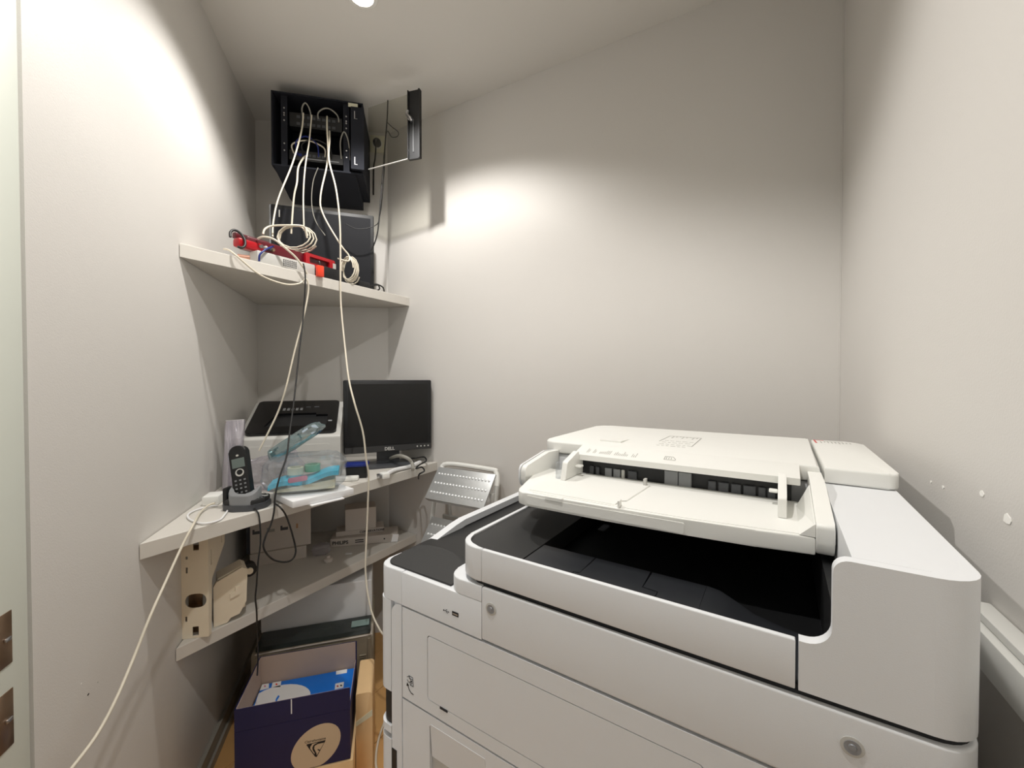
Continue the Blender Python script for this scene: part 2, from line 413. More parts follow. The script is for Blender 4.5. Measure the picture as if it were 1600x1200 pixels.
b = bmn(); prism(b, [(-.005,.11),(.1485,.11),(.1485,.62),(-.005,.62)], .9185, .955); L('panel_bed', b, BLK2)
# round shoulder that carries the upper section
b = bmn(); prism(b, rpoly([(.150,.0,.026),(.2155,0),(.2155,.6),(.150,.6)]), .9722, .9935, bev=.002); L('shoulder', b, WHITE)
# control panel: glossy black top, white rim
b = bmn(); prism(b, [(-.024,.956),(.148,.962),(.148,.966),(-.024,.962)], .105, .50, 'y'); cp = L('control_panel', b, mat('black panel plastic',(14,14,16),.45,var=.05))
rim = [(-.012,.085,.950),(-.012,.205,.974),(-.012,.235,.978),(-.012,.50,.978)]
b = bmn()
for (a, c) in zip(rim, rim[1:]):
    prism(b, [(a[1],a[2]-.014),(c[1],c[2]-.014),(c[1],c[2]),(a[1],a[2])], -.026, -.008, 'x')
L('panel_rim', b, WHITE, cp)
# USB socket and its symbol
b = bmn(); bx(b, (.1615,-.0006,.9365),(.1735,.0002,.9425)); us = L('usb_socket', b, GAP)
b = bmn(); bx(b, (.1628,-.0009,.9385),(.1722,-.0004,.9402)); L('usb_tongue', b, STEEL, us)
fm = frame_mtx((.145,-.0003,.9385), (1,0,0), (0,0,1))
b = bmn(); strokes(b, [[(0,0),(.009,0)],[(.003,0),(.005,.0022),(.0068,.0022)],[(.0045,0),(.0062,-.0022),(.0078,-.0022)]], .0006, .0002, fm)
prism(b, circ(0,0,.0012,n=8), 0, .0002, mtx=fm); prism(b, [(.009,-.001),(.011,0),(.009,.001)], 0, .0002, mtx=fm)
L('usb_symbol', b, INK, us, smooth=0)
# paper icon with arrow on the door
fm = frame_mtx((.0715,-.0003,.80), (1,0,0), (0,0,1)); s = .01
b = bmn(); strokes(b, [[(-.2*s,.9*s),(.7*s,.9*s),(.8*s,-.5*s),(.1*s,-.5*s),(.1*s,.0)],[(-.2*s,.9*s),(.1*s,.5*s),(.7*s,.6*s)],[(-.6*s,.6*s),(-.1*s,.75*s),(0,.45*s)],[(-.6*s,.1*s),(-.2*s,-.2*s),(.3*s,.2*s),(.1*s,.5*s)],[(.3*s,-.3*s),(.55*s,.0),(.35*s,.25*s),(.6*s,.4*s)],[(.2*s,-.1*s),(.5*s,.3*s)]], .0008, .0002, fm)
strokes(b, [[(.8*s,-1.75*s),(.3*s,-1.7*s),(-.1*s,-1.35*s),(-.45*s,-.75*s)]], .0013, .0002, fm)
prism(b, [(-.75*s,-.95*s),(-.6*s,-.35*s),(-.15*s,-.75*s)], 0, .0002, mtx=fm); L('paper_symbol', b, INK, door, smooth=0)
# upper band: rim round the output tray
def bpath(o, part):
    r = .04-o; c = (.205,.04); pts = [(.165+o,.40)]
    if part: return [(.2158,o),(.577,o)]
    for k in range(9):
        a = math.pi+k*math.pi/16; pts.append((c[0]+r*math.cos(a), c[1]+r*math.sin(a)))
    pts.append((.2152,o)); return pts
for k_ in (0, 1):
    b = bmn(); prism(b, bpath(0,k_)+bpath(.0065,k_)[::-1], 1.0, 1.046, bev=.0018 if not k_ else .0017, seg=3, bevbot=True); L('upper_rim', b, WHITE)
# output tray floor and sloping black bed
b = bmn(); prism(b, rpoly([(.172,.0068,.033),(.6038,.0068),(.6038,.42),(.172,.42)]), .997, 1.002); L('tray_floor', b, BLK2)
b = bmn(); top = []; bot = []
for u, z in [(.1722,1.0435),(.178,1.043),(.186,1.0425),(.196,1.0415),(.206,1.040),(.220,1.0375),(.240,1.033),(.262,1.0312)]:
    vm = .0075 if u > .2055 else .0405-math.sqrt(max(0,.0333**2-(.2055-u)**2))
    top.append((b.verts.new((u,vm,z)), b.verts.new((u,.42,z)))); bot.append((b.verts.new((u,vm,1.0022)), b.verts.new((u,.42,1.0022))))
for i in range(len(top)-1):
    b.faces.new((top[i][0],top[i+1][0],top[i+1][1],top[i][1])); b.faces.new((bot[i][0],bot[i][1],bot[i+1][1],bot[i+1][0]))
    b.faces.new((top[i][0],bot[i][0],bot[i+1][0],top[i+1][0])); b.faces.new((top[i][1],top[i+1][1],bot[i+1][1],bot[i][1]))
for k in (0,-1): b.faces.new((top[k][0],top[k][1],bot[k][1],bot[k][0]))
L('tray_slope', b, BLK)
fv0, fv1, tz = .0078, .095, 1.031
def tray_piece(us, name):
    b = bmn(); prism(b, us, 1.0022, tz, bev=.0015, seg=2); L(name, b, BLK2)
TRK = mat('charcoal tray plastic', (36,38,42), .42, var=.05)
for poly in ([(.2635,fv0),(.3365,fv0),(.3365,.040),(.3455,.040),(.3455,fv1),(.2635,fv1)],
             [(.3380,fv0),(.4430,fv0),(.4430,.047),(.4235,.047),(.4235,fv1),(.3470,fv1),(.3470,.0385),(.3380,.0385)]):
    b = bmn(); prism(b, poly, 1.0022, tz, bev=.001, seg=2); L('tray_extension', b, TRK)
b = bmn()
prism(b, [(.4248,.0485),(.4445,.0485),(.4445,fv0),(.490,fv0),(.490,fv1),(.4248,fv1)], 1.0022, tz, bev=.001)
sl = [(.4902,tz),(.505,tz-.002),(.520,tz-.009),(.540,tz-.019),(.57,tz-.0255),(.59,1.0035),(.59,1.0022),(.4902,1.0022)]
prism(b, sl, fv0, fv1, 'y'); L('tray_extension', b, TRK)
# rear column beside the tray
b = bmn(); prism(b, rpoly([(.6175,.0122),(.668,.0122),(.668,0),(W,0,.032),(W,DP,.02),(.6175,DP)]), 1.0005, 1.1275); L('rear_column', b, WHITE)
fil = [(.5795,1.0005),(.5795,1.046)]+[(.584+.0195*math.sin(a),1.046+.0195*(1-math.cos(a))) for a in [k*math.pi/16 for k in range(9)]]+[(.6155-.012*math.cos(a),1.1155+.012*math.sin(a)) for a in [k*math.pi/12 for k in range(7)]]+[(.668,1.1275),(.668,1.0005)]
b = bmn(); prism(b, fil, 0, .012, 'y'); L('column_front', b, WHITE)
# dark liner of the cavity
b = bmn(); bx(b, (.6045,.0125,1.0025),(.6170,.42,1.078)); bx(b, (.172,.4205,1.0),(.6170,.44,1.078)); L('cavity_liner', b, BLK2)
b = bmn(); bx(b, (.165,.442,.9940),(.6036,DP-.002,1.0775)); L('rear_pillar', b, WHITE)
# scanner unit and lids
b = bmn(); prism(b, rpoly([(.150,.318,.02),(.6168,.318),(.6168,DP,.02),(.150,DP,.02)]), 1.0785, 1.1265, bev=.004); L('scanner_unit', b, WHITE)
b = bmn(); prism(b, rpoly([(.137,.315,.03),(.6135,.315),(.6135,.655,.004),(.137,.655,.03)]), 1.1285, 1.1520, bev=.0035, seg=3, bevbot=True); lid = L('feeder_cover', b, WHITE2)
b = bmn(); prism(b, rpoly([(.6195,.315),(.7035,.315,.012),(.7035,.655,.03),(.6195,.655)]), 1.1285, 1.1510, bev=.0035, seg=3, bevbot=True); L('lid_end_block', b, WHITE2)
# feeder: lip, slot, interior
b = bmn(); prism(b, [(.256,1.1325),(.316,1.1325),(.316,1.1535),(.300,1.1545),(.256,1.1425)], .238, .588, 'x', bev=.001); lip = L('feeder_lip', b, WHITE2)
b = bmn(); bx(b, (.240,.2795,1.0915),(.578,.3145,1.1322)); slot = L('feeder_slot', b, BLK2)
for u, w_, m in [(.262,.008,DGREY),(.274,.007,DGREY),(.292,.013,GREY),(.308,.013,GREY),(.323,.006,LGREY),(.335,.016,DGREY),(.398,.022,GREY),(.421,.02,GREY),(.466,.012,DGREY),(.481,.015,DGREY),(.499,.014,DGREY),(.516,.017,DGREY),(.536,.01,DGREY),(.548,.01,DGREY)]:
    hi_ = 1.1275 if m is GREY and u > .39 else 1.119
    b = bmn(); bx(b, (u,.2745,1.097),(u+w_,.2793,hi_), .001, 1); L('roller_guide', b, m, slot)
b = bmn(); tube(b, [(.25,.2765,1.0985),(.56,.2765,1.0985)], .002); L('roller_shaft', b, DGREY, slot)
# feeder input tray
tp = rpoly([(.210,.099,.022),(.36,.101),(.46,.107),(.54,.115),(.598,.124),(.598,.2785),(.165,.2785),(.172,.225,.02)])
b = bmn()
prism(b, [(p[0],p[1]) for p in tp], 1.0835, 1.1035, bev=.002, seg=2, bevbot=True); tray = L('feeder_tray', b, WHITE2)
b = bmn(); prism(b, rpoly([(.218,.107,.02),(.46,.113),(.592,.130,.004),(.592,.276),(.215,.276)]), 1.1030, 1.1042, bev=.0006, seg=1); L('tray_surface', b, WHITE2, tray)
b = bmn(); prism(b, rpoly([(.235,.122,.03),(.58,.140,.01),(.58,.27),(.225,.27)]), 1.0775, 1.0834); L('tray_underside', b, LGREY, tray)
# raised bed of the input tray with stop pin
b = bmn(); prism(b, [(.225,.115),(.368,.115),(.368,.135),(.376,.14),(.382,.245),(.232,.255)], 1.1042, 1.1058, bev=.0008, seg=1); L('raised_bed', b, WHITE2, tray)
b = bmn(); prism(b, [(.374,.105),(.3765,.105),(.3755,.118),(.3745,.118)], 1.104, 1.1135); L('stop_pin', b, WHITE2, tray)
b = bmn(); prism(b, [(.372,.240),(.3765,.240),(.376,.250),(.3725,.250)], 1.104, 1.116); L('stop_pin', b, LGREY, tray)
# front flap outlines on the tray lip
b = bmn(); prism(b, rpoly([(.020,1.0868,.002),(.252,1.0865,.002),(.252,1.1005,.002),(.088,1.0992),(.060,1.0992),(.020,1.1005,.002)]), 0, .0016, mtx=frame_mtx((.21,.0994,0), (1,.016,0), (0,0,1)), bev=.0003, seg=1); L('front_flap', b, WHITE2, tray)
b = bmn(); bx(b, (.262,.0975,1.0985),(.292,.104,1.1052), .001, 1); L('flap_catch', b, WHITE2, tray)
# right arm of the feeder, rising to the lid
b = bmn(); prism(b, rpoly([(.117,1.0838,.018),(.3145,1.0838),(.3145,1.1435),(.255,1.1430),(.117,1.1215,.006)]), .5985, .6155, 'x', bev=.0012, seg=2, bevbot=True); L('feeder_arm', b, WHITE2)
b = bmn(); prism(b, [(.124,1.1042),(.25,1.1042),(.25,1.136),(.124,1.1185)], .5830, .5982, 'x'); 
for v in b.verts:
    if v.co.x < .59 and v.co.z > 1.11: v.co.x = .5972
L('arm_fillet', b, WHITE2)
# left arm loop of the feeder
b = bmn(); prism(b, rpoly([(.180,1.0838,.02),(.3145,1.0838),(.3145,1.1350),(.270,1.1380),(.180,1.1240,.012)]), .168, .178, 'x', bev=.001); la = L('feeder_arm', b, WHITE2)
b = bmn(); prism(b, rpoly([(.1775,1.0835,.022),(.316,1.0835),(.316,1.1355),(.270,1.1395),(.1775,1.1255,.013)]), .1645, .1676, 'x'); L('arm_edge', b, WHITE, la)
b = bmn(); bx(b, (.178,.20,1.0842),(.215,.278,1.1030), .002, 2); L('arm_floor', b, WHITE2, la)
# paper guides
def guide(u, sgn, vs):
    b = bmn(); prism(b, rpoly(vs), u, u+.010*sgn if sgn > 0 else u+.010, 'x', bev=.0012, seg=2, bevbot=True); g = L('paper_guide', b, WHITE2)
    return g
g = guide(.240, 1, [(.195,1.1062),(.272,1.1062),(.272,1.1310),(.254,1.1315),(.254,1.1500,.003),(.205,1.1360,.006)])
b = bmn(); bx(b, (.2502,.235,1.1225),(.262,.247,1.1262), .001, 1); L('guide_finger', b, WHITE2, g)
b = bmn(); tube(b, [(.2335,.208,1.1062),(.2335,.208,1.134)], .008, 14); L('guide_grip', b, FILM, g)
g = guide(.5615, 1, [(.180,1.1048),(.253,1.1048),(.253,1.1480),(.21,1.1400),(.180,1.1300,.004)])
b = bmn(); bx(b, (.5505,.235,1.1225),(.5612,.247,1.1262), .001, 1); L('guide_finger', b, WHITE2, g)
# printed marks on lid and lip
b = bmn(); fm = frame_mtx((0,0,1.15225), (1,0,0), (0,1,0))
ln = [[(.352,.53),(.418,.53)],[(.352,.53),(.350,.44)],[(.418,.53),(.420,.40)]]
for i in range(8): ln.append([(.362+i*.007,.525),(.362+i*.007,.50+.015*(i % 3))])
for j, v in enumerate((.455,.43,.405,.385)):
    u = .358
    while u < .412:
        d = .004+.006*random.random(); ln.append([(u,v),(u+d,v)]); u += d+.004
strokes(b, ln, .0011, .0002, fm); L('printed_label', b, GINK, lid, smooth=0)
b = bmn(); ln = []
u = .259
while u < .352:
    h = .25+.2*random.random(); ln.append([(u,1.0),(u+.0004,1.0+.004)] if False else [(u,.268),(u+.0002,.268+.006+.012*random.random())]); u += .0032+.006*(random.random() > .8)
fm2 = frame_mtx((0,.256,1.1427), (1,0,0), (0,.044,.012))
strokes(b, [[(a[0],a[1]-.256) for a in l_] for l_ in ln], .0007, .0002, fm2); L('scale_print', b, GINK, lip, smooth=0)
b = bmn(); strokes(b, [[(.398,.016),(.398,.028),(.411,.028),(.416,.020),(.416,.016),(.398,.016)],[(.401,.019),(.401,.025)],[(.405,.019),(.405,.025)],[(.409,.019),(.409,.024)]], .0008, .0002, fm2); L('paper_mark', b, GINK, lip, smooth=0)
b = bmn(); prism(b, [(.37,1.1519),(.43,1.1519),(.43,1.1523),(.37,1.1552)], .246, .29, 'x'); L('shade_wedge', b, WHITE2, lid)  # wedge added in place of the inset window, its front face shaped to shade
fm3 = frame_mtx((0,0,1.15125), (1,0,0), (0,1,0))
b = bmn(); strokes(b, [[(.623,.645),(.640,.645)],[(.624,.645),(.626,.60)]], .003, .0002, fm3); L('red_label', b, mat('red ink',(214,70,70),.5), mf, smooth=0)
b = bmn(); ln = [[(.642,.638),(.672,.638)]]
for i in range(9): ln.append([(.634+i*.006,.628),(.635+i*.006,.605+.012*random.random())])
strokes(b, ln, .0013, .0002, fm3); L('black_label', b, GINK, mf, smooth=0)
# cable duct along the right wall
t = thing('cable_duct', 'white plastic cable duct on the right wall beside the copier', 'cable duct', (XR, .0, .985))
b = bmn(); bx(b, (-.028,-.3,0),(-.0006,.655,.040), .002, 2); obj('duct_base', b, WHITE2, t)
b = bmn(); bx(b, (-.020,-.3,.0405),(-.0006,.657,.050), .002, 2); obj('duct_cover', b, WHITE2, t)
b = bmn(); bx(b, (-.0285,.43,-.03),(-.0006,.52,-.0005), .001, 1); 
obj('black_socket', b, BLK2, t)

# ================================================================== helpers for things built in world places
def pm(t): return Matrix.Translation(t.location) @ Matrix.Rotation(t.rotation_euler.z, 4, 'Z')
def wpart(name, bm, m, t, parent=None, **k):
    """part modelled in world places, stored relative to its thing"""
    o = obj(name, bm, m, parent or t, **k); o.data.transform(pm(t).inverted()); return o
NAZ = math.atan2(NA.y, NA.x)
def npos(a, n, z): p = PL+NA*a+NN*n; return Vector((p.x, p.y, z))

# ================================================================== WALL RACK
rk = thing('network_rack', 'black wall network rack with open glass door, high in the corner under the ceiling', 'rack', npos(.340,.002,2.150), NAZ+R_(3))
def K(name, bm, m, parent=rk, **k): return obj(name, bm, m, parent, **k)
hw, dp, hh = .176, .300, .300; th = .006
b = bmn(); bx(b, (-hw,-.006-.01,0),(hw,-.01,hh)); K('back_panel', b, RACKM)
b = bmn(); bx(b, (-hw,-dp,0),(-hw+th,-.017,hh)); K('side_panel', b, RACKM)
b = bmn(); bx(b, (hw-th,-dp,0),(hw,-.017,hh)); K('side_panel', b, RACKM)
b = bmn(); bx(b, (-hw+th+.0005,-dp,hh-th),(hw-th-.0005,-.017,hh)); K('top_panel', b, RACKM)
b = bmn(); bx(b, (-hw+th+.0005,-dp,0),(hw-th-.0005,-.017,th)); K('bottom_panel', b, RACKM)
b = bmn(); prism(b, [(-dp-.001,0),(-dp+.02,-.012),(-.09,-.045),(-.02,-.045),(-.02,-.0005),(-dp-.001,-.0005)], -hw+.01, hw-.03, 'x'); K('lower_hood', b, RACKM)
for sx in (-1, 1):
    x = sx*(hw-.045) if sx < 0 else hw-.068
    b = bmn(); bx(b, (x-.012,-dp+.012,th+.001),(x+.012,-dp+.015,hh-th-.001)); rl = K('rack_rail', b, RACKM)
    for z in (.272,.252,.243,.222,.128,.100):
        b = bmn(); lathe(b, [(.0032,0),(.0030,.0016),(.0006,.0024)], 10, Matrix.Translation((x,-dp+.0118,z-.03)) @ Matrix.Rotation(math.pi/2,4,'X')); K('rack_bolt', b, STEEL, rl)
b = bmn(); bx(b, (-.112,-dp+.016,.175),(.090,-dp+.05,.232)); pp = K('patch_panel', b, BLK2)
for r_, z in ((0,.216),(1,.188)):
    for i in range(8):
        x = -.085+i*.0195
        b = bmn(); bx(b, (x,-dp+.0145,z-.005),(x+.0125,-dp+.0159,z+.006)); K('port', b, DGREY, pp)
b = bmn(); bx(b, (-.118,-dp+.03,.045),(.095,-.06,.085)); sw = K('network_switch', b, BLK)
b = bmn(); bx(b, (-.06,-dp+.0285,.052),(.075,-dp+.0298,.056)); K('cable_manager', b, GREY, sw)
for i in range(8):
    x = -.10+i*.018; b = bmn(); bx(b, (x,-dp+.0282,.062),(x+.012,-dp+.0297,.073)); K('port', b, DBLUE if i < 3 else DGREY, sw)
b = bmn(); bx(b, (hw-.046,-dp-.018,.012),(hw+.006,-dp-.001,hh-.03)); hs = K('hinge_post', b, RACKM)
for z in (.045,.235):
    b = bmn(); bx(b, (hw-.032,-dp-.0205,z-.016),(hw-.029,-dp-.0182,z+.016)); K('hinge_pin', b, STEEL, hs)
    b = bmn(); bx(b, (hw-.0285,-dp-.0205,z-.016),(hw-.02,-dp-.0182,z-.0145)); K('hinge_pin', b, STEEL, hs)
b = bmn(); bx(b, (hw-.058,-dp-.0008,hh-.022),(hw-.02,-dp-.0002,hh-.006)); K('sticker', b, CREAM)
for i, (x0, x1, zz, hgt, m) in enumerate([(-.10,.02,.070,.045,CABW),(-.085,-.005,.068,.06,DBLUE),(-.06,.045,.066,.05,CABK),(.085,.118,.07,.10,CABG),(.0,.075,.205,.05,CABG),(-.06,-.03,.205,.055,CABG)]):
    b = bmn(); y = -dp+.02-.006*(i % 3); tube(b, crom([(x0,-dp+.03,zz),(x0,y-.012,zz+hgt*.6),((x0+x1)/2,y-.02,zz+hgt),(x1,y-.012,zz+hgt*.6),(x1,-dp+.03,zz)], 5), .0028); K('patch_lead', b, m)
# open glass door
H0 = atd(572,200,1.76); H0 = Vector((H0.x, H0.y)); S0 = atd(638,200,1.67); S0 = Vector((S0.x, S0.y)); S1 = atd(656.5,200,1.655); S1 = Vector((S1.x, S1.y))
dd = (S0-H0).normalized(); dn = Vector((-dd.y, dd.x)); zb, zt_ = 2.185, 2.447
b = bmn(); prism(b, [H0+dd*.012, S0+dd*.006, S0+dd*.006+dn*.004, H0+dd*.012+dn*.004], zb-.006, zt_-.01); gl = wpart('door_glass', b, GLASS, rk, smooth=0)
b = bmn(); prism(b, [H0+dd*.012-dn*.001, S0-dn*.001, S0+dn*.005, H0+dd*.012+dn*.005], zb-.0085, zb-.0065); wpart('glass_edge', b, LGREY, rk, gl, smooth=0)
d2 = (S1-S0).normalized(); n2 = Vector((d2.y, -d2.x))
b = bmn(); prism(b, [S0, S1, S1-n2*.012, S0-n2*.012], zb-.012, zt_); prism(b, [S0, S0+d2*.004, S0+d2*.004+n2*.008, S0+n2*.008], zb-.012, zt_); prism(b, [S1-d2*.006, S1, S1+n2*.006, S1-d2*.006+n2*.006], zb-.012, zt_)
ls = wpart('lock_strip', b, BLK2, rk, gl, smooth=0)
def lsp(s, o, z): p = S0+d2*s+n2*o; return Vector((p.x, p.y, z))
b = bmn(); tube(b, [lsp(.014,.001,2.33), lsp(.014,.014,2.33)], .009, 14); wpart('lock', b, STEEL, rk, gl)
b = bmn(); tube(b, crom([lsp(.008,.014,2.362), lsp(.004,.018,2.345), lsp(.012,.02,2.335), lsp(.02,.02,2.325), lsp(.026,.018,2.315)], 4), [.003,.005,.006]+[.006]*14, 8, caps=True) if False else tube(b, crom([lsp(.006,.014,2.360), lsp(.004,.018,2.345), lsp(.012,.02,2.335), lsp(.02,.02,2.325), lsp(.026,.018,2.312)], 4), .006, 8)
wpart('key', b, STEEL, rk, gl)
b = bmn(); bx(b, (0,0,0),(.0025,.002,.13), 0, 2, Matrix.Translation(lsp(.022,.0025,2.20))); wpart('strip_rib', b, GREY, rk, gl)
# socket with plug on the niche wall
def onn(px, py, off=0): return plane(px, py, (NN.x, NN.y, 0), NN.dot(PL)+off)
pc = onn(587,226); pc = pc+Vector((NA.x,NA.y,0))*max(0, .553-(Vector((pc.x,pc.y))-PL).dot(NA)); sk = thing('wall_socket', 'cream wall socket with black plug, beside the black rack', 'socket', (pc.x, pc.y, pc.z), NAZ)
b = bmn(); bx(b, (-.034,-.0095,-.042),(.034,-.0006,.042), .003, 2); obj('socket_plate', b, CREAM, sk)
b = bmn(); lathe(b, [(.024,.0097),(.023,.0105),(.020,.0105)], 24, Matrix.Rotation(math.pi/2,4,'X')); obj('socket_ring', b, WHITE2, sk)
plg = thing('power_plug', 'black round plug in the wall socket by the rack', 'plug', (pc.x, pc.y, pc.z), NAZ)
b = bmn(); lathe(b, [(.019,.011),(.019,.028),(.012,.042),(.008,.05)], 20, Matrix.Rotation(math.pi/2,4,'X')); obj('plug_body', b, CABK, plg)
b = bmn(); tube(b, crom([(0,-.045,-.002),(.0,-.058,-.02),(-.002,-.055,-.06),(-.008,-.035,-.09),(-.018,-.008,-.12),(-.02,-.006,-.25)], 5), .0035); obj('plug_cord', b, CABK, plg)

# ================================================================== UPPER SHELF THINGS
a_ = atd(423,318,1.732); c_ = atd(584,338,1.863); dv = Vector((c_.x-a_.x, c_.y-a_.y)); mw = dv.length
um = thing('flat_monitor', 'flat black monitor standing on the highest shelf under the rack', 'monitor', (a_.x, a_.y, ZU), math.atan2(dv.y, dv.x))
b = bmn(); bx(b, (0,0,.001),(mw,.035,.348), .004, 2); obj('panel_shell', b, BLK2, um)
b = bmn(); bx(b, (.016,-.0008,.02),(mw-.014,-.0001,.332)); obj('screen', b, mat('dull dark screen',(30,31,35),.6,var=.04,spec=.2), um)
b = bmn(); bx(b, (-.007,.001,.002),(-.0008,.03,.346), .002, 1); obj('side_trim', b, GREY, um)
b = bmn(); bx(b, (.030,-.0016,.295),(.034,-.0009,.325)); obj('light_mark', b, LGREY, um)

rb = thing('red_device_bar', 'long red plastic device lying across the white modem box on the highest shelf', 'device', (-1.462,.758,1.722), math.pi/2-R_(-4))
def RB(n, bm, m, p=rb): return obj(n, bm, m, p)
b = bmn(); bx(b, (.02,0,.004),(.36,.05,.044), .005, 2); RB('body', b, DRED)
b = bmn(); bx(b, (-.012,-.006,.0),(.075,.03,.030), .008, 2); RB('end_cap', b, REDM)
fr = plate_mesh(rect(.235,.372,-.004,.046,.006), [rect(.252,.345,.010,.034,.004)], .012)
fr.transform(Matrix.Translation((0,-.0062,0)) @ Matrix.Rotation(math.pi/2,4,'X')); RB('window_frame', fr, REDM)
b = bmn(); bx(b, (.250,-.002,.008),(.347,-.0005,.036)); RB('window_recess', b, DRED)
b = bmn(); bx(b, (.3605,-.0135,.002),(.376,-.0125,.034)); RB('end_strip', b, LGREY)
b = bmn(); bx(b, (.0,.03,.036),(.12,.052,.056), .004, 2); RB('cable_cover', b, DRED)
for x, m in ((.078,LGREY),(.062,GREY),(.105,BRASS),(.093,DGREY)):
    b = bmn(); lathe(b, [(.006,0),(.006,.012),(.003,.016)], 12, Matrix.Translation((x,-.001,.018)) @ Matrix.Rotation(math.pi/2,4,'X')); RB('connector', b, m)
tag(obj('modem_box', bx(bmn(), (-.025,-.10,.0005),(.025,.115,.044), .004, 2), LGREY, loc=(-1.452,.890,ZU)), 'low white modem box under the red bar', 'modem')
mbx = bpy.data.objects['modem_box']
for i in range(7):
    for j in range(4):
        b = bmn(); bx(b, (.0252,-.01+i*.0075,.012+j*.0065),(.0258,-.006+i*.0075,.016+j*.0065)); obj('vent_slot', b, DGREY, mbx)  # raised dark plates, their colour puts in the shade inside open vents
b = bmn(); bx(b, (0,0,.0005),(.055,.088,.046), .004, 2); ad = tag(obj('black_adapter_box', b, BLK2, loc=(-1.47,1.035,ZU)), 'black adapter box under the right end of the red bar', 'adapter')
p = atx(497,424,-1.412); b = bmn(); bx(b, (-1.4095,p.y-.013,p.z-.022),(-1.393,p.y+.013,p.z+.020), .003, 2)
og = thing('orange_plug', 'bright orange cable plug hanging from the red device bar', 'plug', (-1.405, p.y, p.z)); wpart('plug_body', b, ORNG, og)
b = bmn(); tube(b, crom([(-1.402,p.y,p.z+.016),(-1.404,p.y,p.z+.035),(-1.418,p.y,1.728),(-1.445,p.y,1.735)],4), .003); wpart('plug_cord', b, CABK, og)
bp = atz(382,401,ZU+.01); b = bmn(); tube(b, [(bp.x-.012,bp.y-.015,ZU+.0085),(bp.x+.006,bp.y+.014,ZU+.0085)], .008, 12)
bt = tag(obj('brass_connector', b, mat('pink brass',(196,150,130),.35,.6)), 'small brass connector lying at the shelf end left of the modem box', 'connector')
# adapter brick with curled cord at the right of the shelf
p = atz(570,448,ZU); ab = thing('power_adapter', 'small black power adapter with curled cord at the back wall end of the shelf', 'adapter', (-1.432, atx(566,446,-1.43).y, ZU), R_(86))
b = bmn(); bx(b, (-.03,-.018,.0005),(.03,.018,.026), .006, 2); obj('brick', b, BLK2, ab)
b = bmn(); tube(b, crom([(.03,0,.012),(.055,.004,.02),(.075,-.012,.024),(.095,.004,.012),(.085,.022,.006),(.06,.02,.018),(.07,-.005,.028),(.1,-.012,.02),(.118,0,.006)], 5), .0032); obj('curled_cord', b, CABK, ab)

# ================================================================== MIDDLE SHELF THINGS
# laser printer
lp = thing('laser_printer', 'light grey laser printer with black top, beside the monitor', 'printer', (-1.597,.808,ZM), R_(49))
def P(n, bm, m, p=lp, **k): return obj(n, bm, m, p, **k)
pw = .345
prof = rpoly([(0,.008,.004),(0,.168,.012),(.285,.285,.02),(.325,.272,.02),(.325,.008,.004)])
b = bmn(); prism(b, prof, 0, pw, 'x', bev=.014, seg=3, bevbot=True); P('housing', b, LGREY)
for x in (.03,pw-.05):
    for y in (.03,.27): b = bmn(); bx(b, (x,y,.0005),(x+.02,y+.02,.0085)); P('foot', b, BLK)
sd = Vector((0,.273,.112)).normalized(); so = Vector((0,.010,.1735)); tm = frame_mtx(so+Vector((0,-sd.z,sd.y))*.0006, (1,0,0), sd)
hole = rpoly([(.07,.055,.006),(pw-.055,.055,.006),(pw-.055,.15,.004),(pw-.10,.15),(pw-.10,.165,.004),(.10,.165,.004)])
tpm = plate_mesh(rpoly([(.016,.006,.02),(pw-.016,.006,.02),(pw-.016,.285,.02),(.016,.285,.02)]), [hole], .012); tpm.transform(tm @ Matrix.Translation((0,0,.0045))); tp_ = P('top_panel', tpm, BLKG, smooth=0)
tm = tm @ Matrix.Translation((0,0,.009))
b = bmn(); prism(b, [(p_[0],p_[1]) for p_ in hole], -.0112, -.0080, mtx=tm); P('recess_floor', b, BLK2, tp_)
for i in range(5):
    b = bmn(); bx(b, (.115+i*.016,.19,.0015),(.125+i*.016,.212,.0026), .0005, 1, tm); P('key', b, GREY, tp_)
for x in (.20,.232): b = bmn(); bx(b, (x,.215,.0015),(x+.018,.224,.0024), 0, 1, tm); P('key', b, DGREY, tp_)
b = bmn(); bx(b, (pw-.05,.085,.0015),(pw-.036,.095,.0024), 0, 1, tm); P('badge', b, GREY, tp_)
b = bmn(); prism(b, rect(.035,pw-.04,.095,.138,.006), -.0022, .001, 'y', bev=.0006, seg=1, bevbot=True); P('tray_flap', b, LGREY)
b = bmn(); prism(b, rect(.014,pw-.014,.012,.070,.004), -.0022, .001, 'y', bev=.0006, seg=1, bevbot=True); P('paper_cassette', b, LGREY)
# monitor
ml = camlat(-.711,1.733); mr_ = camlat(-.371,1.890); dv = (mr_-ml); mw = dv.length
mo = thing('computer_monitor', 'black square desktop monitor on its stand at the back wall', 'monitor', (ml.x, ml.y, ZM), math.atan2(dv.y, dv.x))
def Q(n, bm, m, p=mo, **k): return obj(n, bm, m, p, **k)
zb0, zt0 = .066, .382
b = bmn(); bx(b, (0,0,zb0),(mw,.045,zt0), .006, 2); sh = Q('bezel', b, BLK2)
b = bmn(); bx(b, (.018,-.0007,zb0+.034),(mw-.018,-.0001,zt0-.017)); Q('screen', b, SCREEN)
b = bmn(); prism(b, [(-.004,zb0+.003),(.0,zb0+.003),(.0,zb0+.028),(-.001,zb0+.028)], .004, mw-.004, 'x'); ch = Q('chin', b, BLK)
dl = text_mesh('DELL', .019, .0004, frame_mtx((mw*.5-.022,-.0046,zb0+.008),(1,0,0),(0,0,1)), True); Q('lettering', dl, LGREY, smooth=0)
